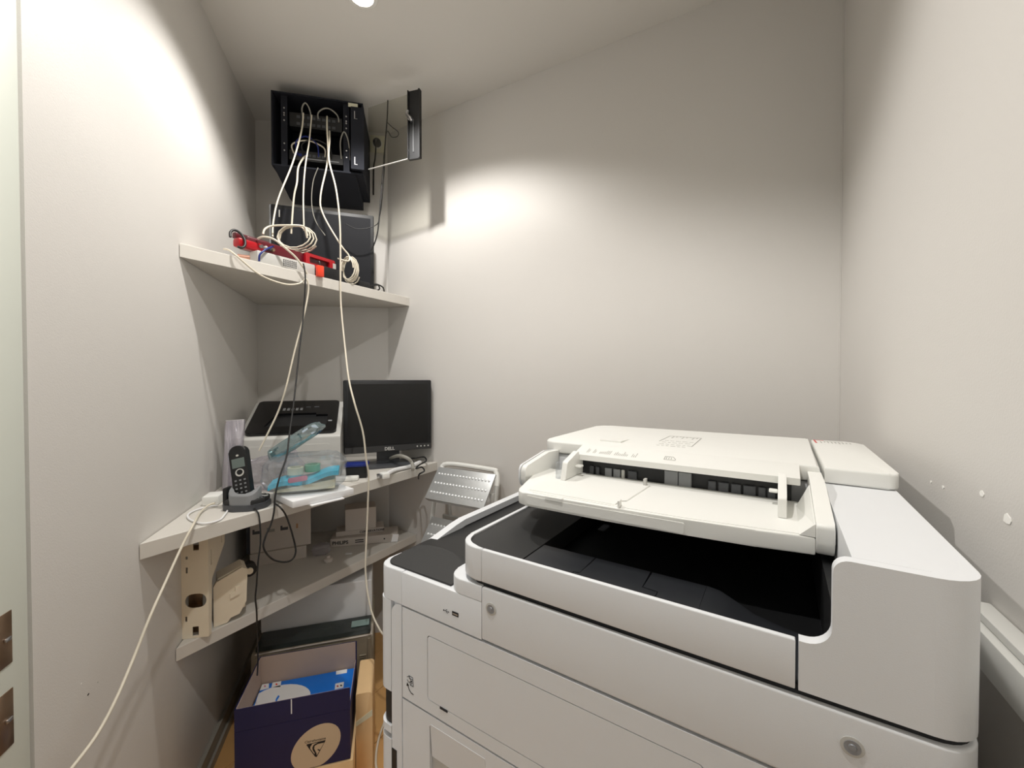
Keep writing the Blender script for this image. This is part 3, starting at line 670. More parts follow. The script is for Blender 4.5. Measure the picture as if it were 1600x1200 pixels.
for i in range(4):
    b = bmn(); lathe(b, [(.0035,0),(.003,.0014)], 12, Matrix.Translation((mw-.066+i*.0165,-.003,zb0+.016)) @ Matrix.Rotation(math.pi/2,4,'X')); Q('button', b, LGREY)
b = bmn(); prism(b, rpoly([(mw*.5-.05,.046),(mw*.5+.05,.046),(mw*.5+.04,.075),(mw*.5-.04,.075)]), .012, .24); Q('neck', b, DGREY)
b = bmn(); prism(b, rpoly([(mw*.5-.11,-.035,.04),(mw*.5+.11,-.035,.04),(mw*.5+.11,.095,.04),(mw*.5-.11,.095,.04)]), .0006, .0115, bev=.003); Q('base', b, DGREY)
# black cable bundle hanging over the desk edge at the right of the monitor
pts = [atz(636,716,ZM+.02), atz(648,716,ZM+.03), atz(662,714,ZM+.03), atz(666,720,ZM+.025), atz(656,726,ZM+.01), atz(650,732,ZM+.006), atz(659,730,ZM+.012), atz(663,736,ZM+.008), atz(655,741,ZM+.005), atx(654,748,-1.232)+Vector((0,0,.0))]
cable('monitor_power_cable', 'tangled black power cable at the back wall end of the desk shelf', pts, .0035, CABK)
pts = [atz(610,716,ZM+.03), atz(624,712,ZM+.058), atz(637,716,ZM+.052), atz(644,724,ZM+.03), atz(645,734,ZM+.014)]
cable('monitor_video_cable', 'thick grey video cable looping below the right half of the monitor', pts, .0075, CABG)
# white video cable with plug
p0 = atz(604,741,ZM+.014); p1 = atz(618,734,ZM+.012); p2 = atz(640,729,ZM+.01); p3 = atz(656,722,ZM+.008)
wv = thing('white_video_cable', 'white flat cable ending in a connector plug at the desk shelf edge below the monitor', 'cable', (p0.x, p0.y, ZM), R_(70))
b = bmn(); tube(b, crom([p0, p1, p2, p3], 6), .0085, 8); wpart('sheath', b, PAPER, wv)
b = bmn(); bx(b, (-.024,-.019,.001),(.006,.019,.022), .003, 2); obj('connector', b, WHITE2, wv)
b = bmn(); bx(b, (-.034,-.015,.005),(-.0245,.015,.018), .001, 1); obj('pin_shell', b, STEEL, wv)
# dark box pile with blue lid between printer and monitor
p = atz(545,748,ZM); bp_ = thing('blue_box', 'dark blue flat case on a black box in front of the monitor', 'box', (p.x+.012, p.y+.012, ZM), R_(42))
b = bmn(); bx(b, (-.028,-.005,.0005),(.05,.040,.045), .003, 2); obj('lower_box', b, BLK2, bp_)
b = bmn(); bx(b, (-.034,-.01,.0452),(.055,.045,.058), .004, 2); obj('blue_case', b, DBLUE, bp_)
p = atz(543,751,ZM); b = bmn(); bx(b, (-.05,-.018,.0005),(.04,.02,.016), .005, 2)
tag(obj('white_charger', b, WHITE2, loc=(p.x, p.y, ZM), rz=R_(42)), 'slim white charger lying at the desk shelf edge beside the clear bag', 'charger')
# cordless phone
pp_ = atz(377,800,ZM); ph = thing('cordless_phone', 'black cordless phone standing in its charging base on the desk shelf', 'phone', (pp_.x-.028, pp_.y+.035, ZM), YAW+R_(6))
def T(n, bm, m, p=ph, **k): return obj(n, bm, m, p, **k)
b = bmn(); prism(b, rpoly([(-.060,-.030,.02),(-.02,-.048,.02),(.03,-.046,.03),(.058,-.012,.03),(.052,.040,.02),(-.03,.045,.03),(-.065,.02,.02)]), .0005, .018, bev=.006, seg=3); T('base', b, DGREY)
b = bmn(); prism(b, [(-.05,-.035),(.030,-.040),(.052,-.012),(.046,.035),(-.03,.040),(-.055,.01)], .018, .034, bev=.008, seg=3)
T('base_top', b, BLK)
cr = rpoly([(-.046,.0),(-.040,-.042,.025),(.034,-.044,.025),(.040,-.004)])
ci = rpoly([(-.036,.0),(-.031,-.033,.02),(.026,-.035,.02),(.031,-.004)])
b = bmn(); prism(b, cr+ci[::-1], .018, .058, bev=.003); 
for v in b.verts:
    if v.co.z > .05: v.co.z += (v.co.y+.02)*.55
T('cradle_rim', b, GREY)
b = bmn(); bx(b, (-.072,-.005,.006),(-.058,.03,.06), .004, 2); T('cradle_wing', b, BLK2)
hm = Matrix.Translation((-.003,-.012,.026)) @ Matrix.Rotation(R_(-13),4,'Y') @ Matrix.Rotation(R_(-12),4,'X')
b = bmn(); prism(b, rpoly([(-.024,0,.010),(.024,0,.010),(.025,.158,.014),(.0,.166,.02),(-.025,.158,.014)]), -.011, .011, 'y', bev=.004, seg=3, bevbot=True, mtx=hm); hs_ = T('handset', b, BLK2)
b = bmn(); bx(b, (-.0185,-.0118,.098),(.0185,-.0110,.126), .0004, 1, hm); T('display', b, LCD, hs_)
lgo = [circ(0,0,.0035,n=10)]
b = bmn(); prism(b, circ(.0,.135,.004,.003,12), -.0119, -.0110, 'y', mtx=hm); T('emblem', b, LGREY, hs_)
ring = plate_mesh(circ(0,0,.0125,.0115,24), [circ(0,.001,.009,.008,24)], .0012); ring.transform(hm @ Matrix.Translation((.001,-.0118,.083)) @ Matrix.Rotation(math.pi/2,4,'X')); T('navigation_ring', ring, LGREY, hs_, smooth=0)
for r_ in range(4):
    for c in range(3):
        b = bmn(); bx(b, (-.0165+c*.013,-.0122,.058-r_*.012),(-.0105+c*.013,-.0112,.0625-r_*.012), .0004, 1, hm); T('key', b, GREY, hs_)
ring = plate_mesh(circ(0,0,.016,.014,24), [circ(-.002,.002,.0125,.0105,24)], .0012); ring.transform(Matrix.Translation((.036,.012,.0362)) @ Matrix.Rotation(R_(20),4,'Y')); T('speaker_ring', ring, LGREY, smooth=0)
for x, y in ((.044,-.012),(.047,-.002),(.038,-.02)):
    b = bmn(); lathe(b, [(.0025,.034),(.002,.0358)], 8, Matrix.Translation((x,y,-.002))); T('base_key', b, GREY)
# small white network box with a green light strip behind the phone
p = atz(325,792,ZM); nb = thing('network_box', 'small white network box with green strip behind the phone at the left wall', 'network box', (p.x-.030, p.y+.030, ZM), R_(-42))
b = bmn(); bx(b, (-.032,-.022,.0005),(.032,.022,.028), .003, 2); obj('case', b, WHITE2, nb)
b = bmn(); bx(b, (-.02,-.0232,.006),(.02,-.0222,.018)); obj('green_strip', b, GREENM, nb)
# crumpled film maker
def bag(name, label, loc, rz, dims, m, seed, tilt=0, amp=.16, res=26, cat='plastic bag'):
    b = bmn(); bmesh.ops.create_uvsphere(b, u_segments=res, v_segments=res//2, radius=1)
    for v in b.verts:
        c = v.co.copy(); e = .55
        c = Vector([math.copysign(abs(k)**e, k) for k in c])
        n_ = noise.noise(c*1.7+Vector((seed,0,0)))*amp+noise.noise(c*4.3+Vector((0,seed,0)))*amp*.6+abs(noise.noise(c*8+Vector((0,0,seed))))*amp*.4
        c *= 1+n_-amp*.3
        v.co = Vector((c.x*dims[0]/2, c.y*dims[1]/2, c.z*dims[2]/2))
    b.transform(Matrix.Rotation(tilt,4,'Y'))
    z = min(v.co.z for v in b.verts); 
    for v in b.verts: v.co.z -= z-.0005
    o = obj(name, b, m, loc=loc, rz=rz, smooth=0); return tag(o, label, cat)
# white flat carton / paper packet overhanging the desk edge
q0 = atz(457,784,ZM+.026); q1 = atz(553,763,ZM+.026); dv = q1-q0; pk = thing('white_paper_packet', 'flat white paper packet under the clear bag, overhanging the desk shelf edge', 'paper packet', (q0.x, q0.y, ZM), math.atan2(dv.y, dv.x))
b = bmn(); bx(b, (0,.0,.006),(dv.length,.15,.026), .002, 2); obj('packet', b, PAPER, pk)
b = bmn(); bx(b, (.05,-.012,.001),(dv.length*.8,.14,.0055), .001, 1); obj('lower_sheet', b, PAPER, pk)
pkz = ZM+.0265
# clear zip bag with cyan packet and tape rolls
bo = atd(481,745,1.335)
bag('clear_plastic_bag', 'clear plastic bag holding cyan packets and tape rolls, beside the phone', (bo.x-.015, bo.y+.001, pkz), R_(50), (.252,.175,.118), FILM, 3.1, amp=.10)
b = bmn(); 
for i in range(13):
    t = i/12
for i in range(12):
    t0, t1 = i/12, (i+1)/12; zf = lambda t: .012+.030*t+.006*math.sin(t*9)
    prism(b, [(-.10+.20*t0,zf(t0)),(-.10+.20*t1,zf(t1)),(-.10+.20*t1,zf(t1)+.014),(-.10+.20*t0,zf(t0)+.014)], -.058, .03, 'y')
bmesh.ops.remove_doubles(b, verts=b.verts, dist=1e-5)
cy = thing('cyan_packet', 'bright cyan printed packet inside the clear plastic bag', 'packet', (bo.x-.013, bo.y+.003, pkz+.008), R_(50)); obj('wrap', b, CYAN, cy)
b = bmn(); prism(b, rpoly([(-.045,.030,.006),(.01,.036,.006),(.01,.052,.006),(-.045,.046,.006)]), -.0592, -.0582, 'y'); obj('pink_label', b, PINK, cy)
b = bmn(); prism(b, [(-.085,.0015),(.088,.0015),(.088,.030),(-.085,.009)], -.048, .02, 'y', bev=.001); obj('cream_sheet', b, CREAM, cy)
for i, (x, y, z, m, lb) in enumerate([(-.02,.0,.062,CREAM,'cream tape roll inside the clear plastic bag'),(.028,.012,.066,GREENM,'green tape roll inside the clear plastic bag')]):
    b = bmn(); prof = [(.024,0),(.024,.022),(.016,.022),(.016,0)]
    ringp = [Vector(p_) for p_ in prof]; n_ = 24; rr = []
    for j in range(n_):
        a = 2*math.pi*j/n_; rr.append([b.verts.new((q_.x*math.cos(a), q_.x*math.sin(a), q_.y)) for q_ in ringp])
    for j in range(n_):
        A, B = rr[j], rr[(j+1) % n_]
        for k in range(4): b.faces.new((A[k], B[k], B[(k+1) % 4], A[(k+1) % 4]))
    c = Matrix.Rotation(R_(50),4,'Z') @ Vector((x,y,0)); tag(obj('tape_roll', b, m, loc=(bo.x-.02+c.x, bo.y-.005+c.y, pkz+z-.008)), lb, 'tape roll')
# folded teal film roll lying up across the bag, and grey film behind it
bt_ = atd(462,712,1.36); bag('teal_film_bag', 'folded shiny teal plastic bag lying slanted on the clear bag', (bt_.x, bt_.y, pkz+.092), R_(35), (.20,.055,.045), FILMT, 9.2, tilt=R_(-33), amp=.10)
bt_ = atd(430,722,1.435); bag('grey_film_bag', 'crumpled grey translucent bag between the laser printer and the phone', (bt_.x, bt_.y, ZM+.001), R_(42), (.18,.05,.112), FILMG, 5.5, tilt=R_(-16), amp=.14)
# plastic sleeves standing behind the phone
def sheet(name, label, m, corners, seed, amp, n=12, cat='plastic sleeve', th=.0012):
    b = bmn(); g = []
    A, B, Cc, Dd = [Vector(c) for c in corners]; nn = (B-A).cross(Dd-A).normalized()
    for side in (0, 1):
        gg = [[b.verts.new((A*(1-s)*(1-t)+B*s*(1-t)+Cc*s*t+Dd*(1-s)*t)+nn*(amp*noise.noise(Vector((s*3+seed,t*2.2,seed)))+side*th)) for s in [i/n for i in range(n+1)]] for t in [j/n for j in range(n+1)]]
        g.append(gg)
        for j in range(n):
            for i in range(n):
                f = (gg[j][i], gg[j][i+1], gg[j+1][i+1], gg[j+1][i]); b.faces.new(f if side else f[::-1])
    per = [(0,i) for i in range(n)]+[(j,n) for j in range(n)]+[(n,i) for i in range(n,0,-1)]+[(j,0) for j in range(n,0,-1)]
    for k in range(len(per)):
        (j0,i0),(j1,i1) = per[k], per[(k+1) % len(per)]
        b.faces.new((g[0][j0][i0], g[0][j1][i1], g[1][j1][i1], g[1][j0][i0]))
    return tag(obj(name, b, m, smooth=0), label, cat)
def stand(px0, px1, dep0, dep1, ztop, lean=.02):
    a = atd(px0,700,dep0); c = atd(px1,700,dep1); up_ = F0*lean
    return [(a.x,a.y,ZM+.002),(c.x,c.y,ZM+.002),(c.x+up_.x,c.y+up_.y,ztop),(a.x+up_.x,a.y+up_.y,ztop)]
sheet('paper_sheet', 'white paper sheet standing between laser printer and left wall', PAPER, stand(347,376,1.425,1.47,1.135), 2.0, .006, cat='paper')
sheet('plastic_sleeve', 'clear crumpled plastic sleeve standing in front of the white paper sheet behind the phone', FILMG, stand(345,378,1.365,1.41,1.14), 4.0, .040, n=16)

# ================================================================== STEP LADDER
lx0, lx1 = -1.135, -.845
ld = thing('step_ladder', 'folded aluminium step ladder with studded treads leaning on the back wall', 'step ladder', ((lx0+lx1)/2, 1.30, 0))
def S(n, bm, m, p=ld, **k): return obj(n, bm, m, p, **k)
hw_ = (lx1-lx0)/2
for sx in (-1, 1):
    b = bmn(); tube(b, [(sx*(hw_+.008),-.115,.004),(sx*(hw_+.004),.075,.86)], .0095, 10); S('front_rail', b, LGREY)
    b = bmn(); tube(b, [(sx*(hw_-.035),.135,.004),(sx*(hw_-.035),.125,.60),(sx*(hw_-.03),.10,.80)], .008, 10); S('rear_leg', b, LGREY)
    b = bmn(); tube(b, [(sx*(hw_+.008),-.115,.0),(sx*(hw_+.0078),-.108,.03)], .013, 10); S('rubber_foot', b, BLK)
hp = [(-hw_-.035,.10,.78),(-hw_-.035,.14,.86),(-hw_-.02,.160,.898)]+[(hw_-.08,.160,.898),(hw_-.05,.156,.890),(hw_-.035,.140,.85),(hw_-.03,.11,.79)]
b = bmn(); tube(b, crom(hp, 5), .011, 10); S('top_hoop', b, WHITE2)
for zc, yc, hgt, dpt in ((.850,.020,.085,.125),(.650,-.025,.09,.13),(.440,-.072,.09,.13)):
    A0 = Vector((0,yc-.035,zc-.055)); A1 = Vector((0,yc+.055,zc+.055)); dd_ = (A1-A0); tl = dd_.length
    tmx = frame_mtx(A0, (1,0,0), dd_)
    b = bmn(); bx(b, (-hw_+.002,0,-.010),(hw_-.002,tl,0), .002, 2, tmx)
    bx(b, (-hw_+.002,-.001,-.028),(hw_-.002,.002,-.0005), 0, 1, tmx); tr = S('tread', b, ALU)
    b = bmn()
    for j in range(3):
        for i in range(17):
            x = -hw_+.02+i*(2*hw_-.04)/16; y = tl*(.2+.29*j)
            lathe(b, [(.0058,.0002),(.0050,.0026),(.0015,.0042)], 6, tmx @ Matrix.Translation((x,y,0)))
    st = S('tread_studs', b, mat('bright stud',(226,228,228),.35,.4), tr); st['kind'] = 'stuff'
b = bmn(); bx(b, (-hw_,.10,.67),(hw_-.03,.112,.692), .002, 1); S('cross_bar', b, LGREY)
b = bmn(); bx(b, (-hw_,.118,.28),(hw_-.03,.128,.30), .002, 1); S('cross_bar', b, LGREY)
b = bmn(); bx(b, (hw_-.012,.045,.775),(hw_+.004,.07,.835), .003, 2); S('hinge_bracket', b, LGREY)

# ================================================================== LOWER SHELF THINGS
A0 = atz(285,999,ZL); A1 = atz(327,994,ZL); dv = A1-A0; cw = dv.length; chh = .288
cs = thing('beige_metal_chassis', 'beige slotted metal bracket with an oval hole, standing on the lowest shelf', 'metal bracket', (A0.x, A0.y, ZL+.0005), math.atan2(dv.y, dv.x))
holes = [rect(cw*.44,cw*.66,chh*.885,chh*.985,.002), [(cw*.52+cw*.40*math.copysign(abs(math.cos(a))**.7,math.cos(a)), chh*.375+chh*.073*math.sin(a)) for a in [i*math.pi/12 for i in range(24)]],
         rect(cw*.38,cw*.62,chh*.02,chh*.115,.001), rect(cw*.16,cw*.24,chh*.66,chh*.72,.001), rect(cw*.16,cw*.24,chh*.80,chh*.83,.001), rect(cw*.12,cw*.2,chh*.17,chh*.225,.001)]
fp = plate_mesh(rect(0,cw,0,chh,.002), holes, .003); fp.transform(Matrix.Rotation(math.pi/2,4,'X')); obj('face_plate', fp, BEIGE, cs, smooth=0)
sp_ = plate_mesh([(0,0),(.012,0),(.018,chh*.55),(.10,chh*.82),(.10,chh*.99),(0,chh*.99)], [rect(.012,.017,chh*.70,chh*.86,.001), rect(.08,.084,chh*.84,chh*.96,.001)], .003)
sp_.transform(Matrix.Translation((cw-.0015,.0018,0)) @ Matrix.Rotation(math.pi/2,4,'Z') @ Matrix.Rotation(math.pi/2,4,'X')); obj('side_flange', sp_, BEIGE, cs, smooth=0)
b = bmn(); bx(b, (.002,.0018,chh*.28),(cw*.55,.03,chh*.285)); bx(b, (.002,.03,0),(cw*.55,.033,chh*.9)); obj('rear_web', b, BRASS, cs)
# second beige cover in front of a motor
A0 = atz(334,981,ZL); A1 = atz(384,960,ZL); dv = A1-A0; k_ = .000455
cv = thing('beige_cover_plate', 'small notched beige cover plate with a black wheel, beside the slotted beige bracket', 'metal cover', (A0.x, A0.y, ZL+.0005), math.atan2(dv.y, dv.x)-R_(14))
pg = [((x-455)*k_, (806-y)*k_) for x, y in [(455,806),(530,800),(550,775),(600,765),(640,690),(648,470),(615,452),(470,510),(455,540)]]
b = bmn(); prism(b, pg[::-1], 0, .012, 'y', bev=.0015, seg=1); obj('front_plate', b, BEIGE, cv)
pg = [((x-455)*k_, (806-y)*k_) for x, y in [(545,640),(600,625),(600,570),(575,570),(575,600),(545,610)]]
b = bmn(); prism(b, pg[::-1], -.006, -.0002, 'y', bev=.001, seg=1); obj('raised_tab', b, BEIGE, cv)
b = bmn(); prism(b, [(0.01,.004),(.082,.03),(.086,.155),(.075,.163),(.012,.14)], .0125, .07, 'y'); obj('rear_box', b, BEIGE, cv)
b = bmn(); tube(b, [(.096,.03,.135),(.096,.055,.135)], .022, 20); mw_ = obj('wheel', b, BLK2, cv)
b = bmn(); tube(b, [(.097,.024,.133),(.097,.0298,.133)], .010, 14); obj('hub', b, BEIGE, mw_)
b = bmn(); bx(b, (.0865,.058,.13),(.096,.064,.14)); obj('axle', b, BLK2, cv)
# white carton with small printed pictures
B0 = atz(377,889,ZL); B1 = atz(486,869,ZL); dv = B1-B0; bw = dv.length
wc = thing('white_printed_carton', 'white carton printed with a row of small pictures, behind the beige metal parts', 'carton', (B0.x, B0.y, ZL+.0005), math.atan2(dv.y, dv.x))
b = bmn(); bx(b, (.03,0,.052),(bw,.16,.215), .0015, 1); obj('carton', b, CARTW, wc)
b = bmn(); prism(b, [(-.004,.0),(.15,.0),(.15,.0515),(-.008,.0515)], .03, bw*.93, 'x'); obj('lower_tray', b, CARTW, wc)
b = bmn(); bx(b, (.018,.002,.052),(.0292,.15,.20)); obj('side_sleeve', b, mat('dark side print',(40,44,52),.5), wc)
for x, w_, m in ((.042,.030,DGREY),(.096,.030,GINK),(.148,.030,DGREY),(.210,.008,BRASS)):
    s_ = bw/.27
    b = bmn(); bx(b, (x*s_,-.0009,.128),((x+w_)*s_,-.0002,.147)); pr = obj('printed_picture', b, m, wc, smooth=0)
    if w_ > .01: b = bmn(); bx(b, ((x+.008)*s_,-.0012,.140),((x+w_)*s_,-.0010,.1472)); obj('picture_detail', b, CARTW, pr, smooth=0)
# stack: long philips box, text box, small white box
B0 = atz(516,856,ZL); B1 = atz(621,846,ZL); dv = B1-B0; bw = dv.length; az = math.atan2(dv.y, dv.x)
pb = thing('long_flat_box', 'long flat white box lettered PHILIPS, lowest of the stack on the lowest shelf', 'box', (B0.x, B0.y, ZL+.0005), az)
b = bmn(); bx(b, (0,0,0),(bw,.10,.036), .0015, 1); obj('box_body', b, CARTW, pb)
tx = text_mesh('PHILIPS', .021, .0003, frame_mtx((.008,-.0005,.011),(1,0,0),(0,0,1)), True); obj('lettering', tx, INK, pb, smooth=0)
for z in (.012,.021):
    b = bmn(); bx(b, (.104,-.0008,z),(.140,-.0002,z+.004)); obj('print_line', b, INK, pb, smooth=0)
b = bmn(); prism(b, circ(bw*.80,.018,.0035,n=14), -.0009, -.0002, 'y'); obj('finger_hole', b, INK, pb, smooth=0)
b = bmn(); prism(b, [(bw-.028,.002),(bw+.001,.002),(bw+.006,.034),(bw-.02,.036)], -.007, -.001, 'y'); obj('open_flap', b, PAPER, pb)
tb = thing('lettered_flat_box', 'thin box with a line of dark letters, lying on the PHILIPS box', 'box', (B0.x, B0.y, ZL+.0372), az+R_(5))
b = bmn(); bx(b, (.022,.022,0),(bw*.80,.105,.021), .0012, 1); obj('box_body', b, CARTW, tb)
tx = text_mesh('CONSERVATIONE', .0135, .0003, frame_mtx((bw*.80-.108,.0215,.006),(1,0,0),(0,0,1)), True); obj('lettering', tx, INK, tb, smooth=0)
sb = thing('small_white_box', 'plain small white box, topmost of the stack on the lowest shelf', 'box', (B0.x, B0.y, ZL+.0588), az+R_(8))
b = bmn(); bx(b, (.062,.016,0),(.195,.11,.097), .0012, 1); obj('box_body', b, CARTW, sb)
b = bmn(); bx(b, (.0612,.045,.02),(.0618,.055,.08)); obj('side_print', b, GINK, sb)
# bits in front of the cartons
p = atz(513,877,ZL); b = bmn(); lathe(b, [(.017,.0005),(.018,.010),(.013,.014),(.007,.015),(.006,.024)], 18, Matrix.Translation((p.x,p.y,ZL)))
tag(obj('round_stopper', b, CARTW), 'round white stopper lying in front of the PHILIPS box', 'stopper')
p = atz(497,868,ZL); bag('crumpled_film', 'crumpled translucent film between the printed carton and the PHILIPS box', (p.x+.004, p.y+.012, ZL+.0005), R_(50), (.075,.045,.045), FILMG, 12.4, amp=.2, res=18)
p = atz(545,866,ZL); b = bmn(); bx(b, (-.014,-.004,.0005),(.014,.004,.006), .001, 1); tag(obj('small_clip', b, PAPER, loc=(p.x,p.y,ZL), rz=R_(30)), 'tiny white clip on the lowest shelf in front of the PHILIPS box', 'clip')

# ================================================================== FLOOR THINGS
BXZ = .122
kc = thing('kraft_carton', 'flat brown kraft carton on the floor under the navy paper box', 'carton', (-1.254,.618,0), R_(45.3))
b = bmn(); bx(b, (-.03,-.004,.0005),(.316,.245,BXZ-.0025), .003, 2); obj('carton', b, CARTB, kc)
kp = thing('kraft_parcel', 'upright brown kraft parcel with a pale tape strip, right beside the navy paper box', 'parcel', (-1.254,.618,.0005), R_(45.3))
b = bmn(); prism(b, rpoly([(.318,0,.002),(.369,0,.002),(.369,.264,.012),(.318,.264,.004)]), .070, .236, 'y', bev=.002, bevbot=True); obj('parcel', b, CARTB, kp)
b = bmn(); prism(b, [(.3186,.160),(.3686,.185),(.3686,.205),(.3186,.175)], .0688, .0698, 'y'); obj('tape_strip', b, CREAM, kp)
nv = thing('paper_box', 'open navy blue copy paper box with oval tan emblem', 'box', (-1.254,.618,BXZ), R_(45.3))
nvi = pm(nv).inverted()
w_, d_, h_, f_, t_ = .308, .234, .153, .218, .003
def panel(name, lo, hi, m): b = bmn(); bx(b, lo, hi); return obj(name, b, m, nv, smooth=0)
fpn = panel('front_panel', (0,0,0),(w_,t_,h_), NAVY); ffl = panel('front_flap', (0,.0003,h_+.0006),(w_,t_,f_), NAVY); panel('front_lining', (.004,t_+.0002,.003),(w_-.004,t_+.0016,f_-.0005), CARTI)
panel('back_panel', (0,d_-t_,0),(w_,d_,h_), NAVY); panel('back_flap', (0,d_-t_,h_+.0006),(w_,d_-.0003,f_), NAVY); panel('back_lining', (.004,d_-t_-.0016,.003),(w_-.004,d_-t_-.0002,f_-.0005), CARTI)
panel('side_panel', (0,t_+.002,0),(t_,d_-t_-.002,h_), NAVY); panel('side_flap', (0,t_+.002,h_+.0006),(t_,d_-t_-.002,f_), NAVY); panel('side_lining', (t_+.0002,t_+.003,.003),(t_+.0016,d_-t_-.003,f_-.0005), CARTI)
panel('side_panel', (w_-t_,t_+.002,0),(w_,d_-t_-.002,h_), NAVY); panel('side_lining', (w_-t_-.0016,t_+.003,.003),(w_-t_-.0002,d_-t_-.003,h_), CARTI)
panel('bottom', (.004,.006,0),(w_-.004,d_-.006,.003), CARTI)
panel('flap_slit', (.1455,-.0006,h_+.022),(.1485,-.0001,f_), PAPER)
def fpt(px, py):
    nrm = Matrix.Rotation(R_(45.3),3,'Z') @ Vector((0,1,0)); p = nvi @ plane(px, py, nrm, nrm.dot(Vector((-1.254,.618,0)))); return (p.x, p.z)
ov = []
for i in range(36):
    a = 2*math.pi*i/36; ux, uy = .735, -.678; mx_, mn = 46.5, 27.5
    ov.append(fpt(493.5+ux*mx_*math.cos(a)-uy*mn*math.sin(a), 1167+uy*mx_*math.cos(a)+ux*mn*math.sin(a)))
ov = [(q_[0], max(q_[1], .0012)) for q_ in ov]
b = bmn(); prism(b, ov, -.0006, -.0001, 'y'); el = obj('emblem_oval', b, TAN, nv, smooth=0)
def zp(x, y): return fpt(440+x*120/1600, 1120+y*80/1067)
b = bmn()
for poly in ([(520,585),(640,560),(600,620),(595,690)], [(640,640),(670,580),(760,530),(915,490),(890,530),(760,560),(690,600),(680,660),(730,760),(735,830),(710,830),(680,790),(690,750),(650,690)], [(755,665),(810,685),(800,705),(750,690)], [(520,585),(535,580),(712,815),(700,830)], [(735,830),(725,815),(895,520),(915,492)], [(520,585),(525,570),(915,480),(915,492)]):
    prism(b, [zp(*q) for q in poly], -.0010, -.0007, 'y')
eb = obj('emblem_mark', b, INK, nv, smooth=0); eb['kind'] = 'stuff'
e0 = Vector(zp(480,555)); e1 = Vector(zp(945,455)); ea = (e1-e0)
tx = text_mesh('Clairefontaine', ea.length/6.0, .0002, frame_mtx((e0.x,-.0009,e0.y),(ea.x,0,ea.y),(-ea.y,0,ea.x))); obj('lettering', tx, INK, nv, smooth=0)
# reams in the box
rz_ = .25-BXZ
rm = thing('paper_ream', 'bright blue wrapped ream of paper lying in the navy box', 'paper ream', (-1.254,.618,BXZ), R_(45.3))
b = bmn(); bx(b, (.0075,.0075,.0035),(w_-.0075,d_-.0075,rz_-.001), .003, 2); obj('wrap', b, BLUE, rm)
def rpt(px, py): p = nvi @ atz(px, py, .25); return (p.x, p.y)
def dec(name, pxs, m, z=rz_-.0008, th_=.0004):
    b = bmn(); prism(b, [(min(max(rpt(*q)[0],.0085),w_-.0085), min(max(rpt(*q)[1],.009),d_-.009)) for q in pxs], z, z+th_); return obj(name, b, m, rm, smooth=0)
ee = []
for i in range(30):
    a = 2*math.pi*i/30; ee.append((435+52*math.cos(a)*.96-(-.28)*24*math.sin(a), 1096-.28*52*math.cos(a)+.96*24*math.sin(a)))
ee = [q for q in ee if .0085 < rpt(*q)[0] < w_-.0085 and .009 < rpt(*q)[1] < d_-.009]
dec('white_oval', ee, PAPER); 
for q in ([(406,1073),(409,1068),(421,1065.5),(420,1075),(405,1079)], [(424,1074),(426,1066),(440,1063),(438,1073)], [(525,1054),(526,1045),(543,1041.5),(542,1051)], [(523,1077),(524,1068),(537.5,1065),(536.5,1074)]):
    dec('icon_patch', q, PAPER)
for x, y, m in ((414,1072,PINK),(432,1069,ORNG),(527.5,1072,REDM),(533,1071,INK)): dec('icon_dot', circ(x,y,1.6,1.3,8), m, rz_-.0003)
dec('blue_stroke', [(429,1103),(431,1092),(435,1086),(437,1088),(433,1094),(433,1103)], BLUE, rz_-.0003)
# taupe printer
tpn = thing('old_printer', 'taupe printer with smoked black lid on the floor, behind the navy paper box', 'printer', (-1.519,.806,0), R_(46.7))
b = bmn(); prism(b, rpoly([(0,.003,.003),(0,.298,.010),(.30,.300,.01),(.30,.003,.003)]), 0, .412, 'x', bev=.008, seg=2, bevbot=True); tbod = obj('housing', b, TAUPE, tpn)
b = bmn(); prism(b, rpoly([(.006,.3008),(.02,.308,.004),(.112,.312,.004),(.118,.3008)]), .010, .402, 'x', bev=.004, bevbot=True); obj('lid', b, SMOKE, tpn)
b = bmn(); tube(b, crom([(.012,-.0005,.296),(.20,-.003,.2985),(.385,-.0005,.2965),(.404,.012,.298),(.407,.06,.302)], 5), .0022); obj('edge_bead', b, CARTW, tpn)
b = bmn(); bx(b, (.330,.045,.3105),(.395,.085,.3125)); 
obj('control_strip', b, mat('pale teal label',(150,176,172),.4), tpn)
for i in range(5):
    b = bmn(); bx(b, (.31,-.005,.215-i*.017),(.352,.001,.2185-i*.017)); obj('vent_louvre', b, TAUPE, tpn)
for i in range(9):
    b = bmn(); bx(b, (.362,-.005,.222-i*.008),(.386,.001,.2245-i*.008)); obj('vent_louvre', b, TAUPE, tpn)
for x0, x1, z0, z1 in ((.012,.300,.02,.285),(.3915,.402,.02,.285)):
    b = bmn(); bx(b, (x0,-.003,z0),(x1,.001,z1), .001, 1); obj('front_panel', b, TAUPE, tpn)
# white carton on the old printer
wb = thing('white_carton_sheet', 'flat white carton lying on the taupe printer under the shelves', 'carton', (-1.519,.806,.301), R_(46.7))
b = bmn(); bx(b, (.0,.125,.0005),(.405,.290,.15), .002, 1); obj('carton', b, PAPER, wb)
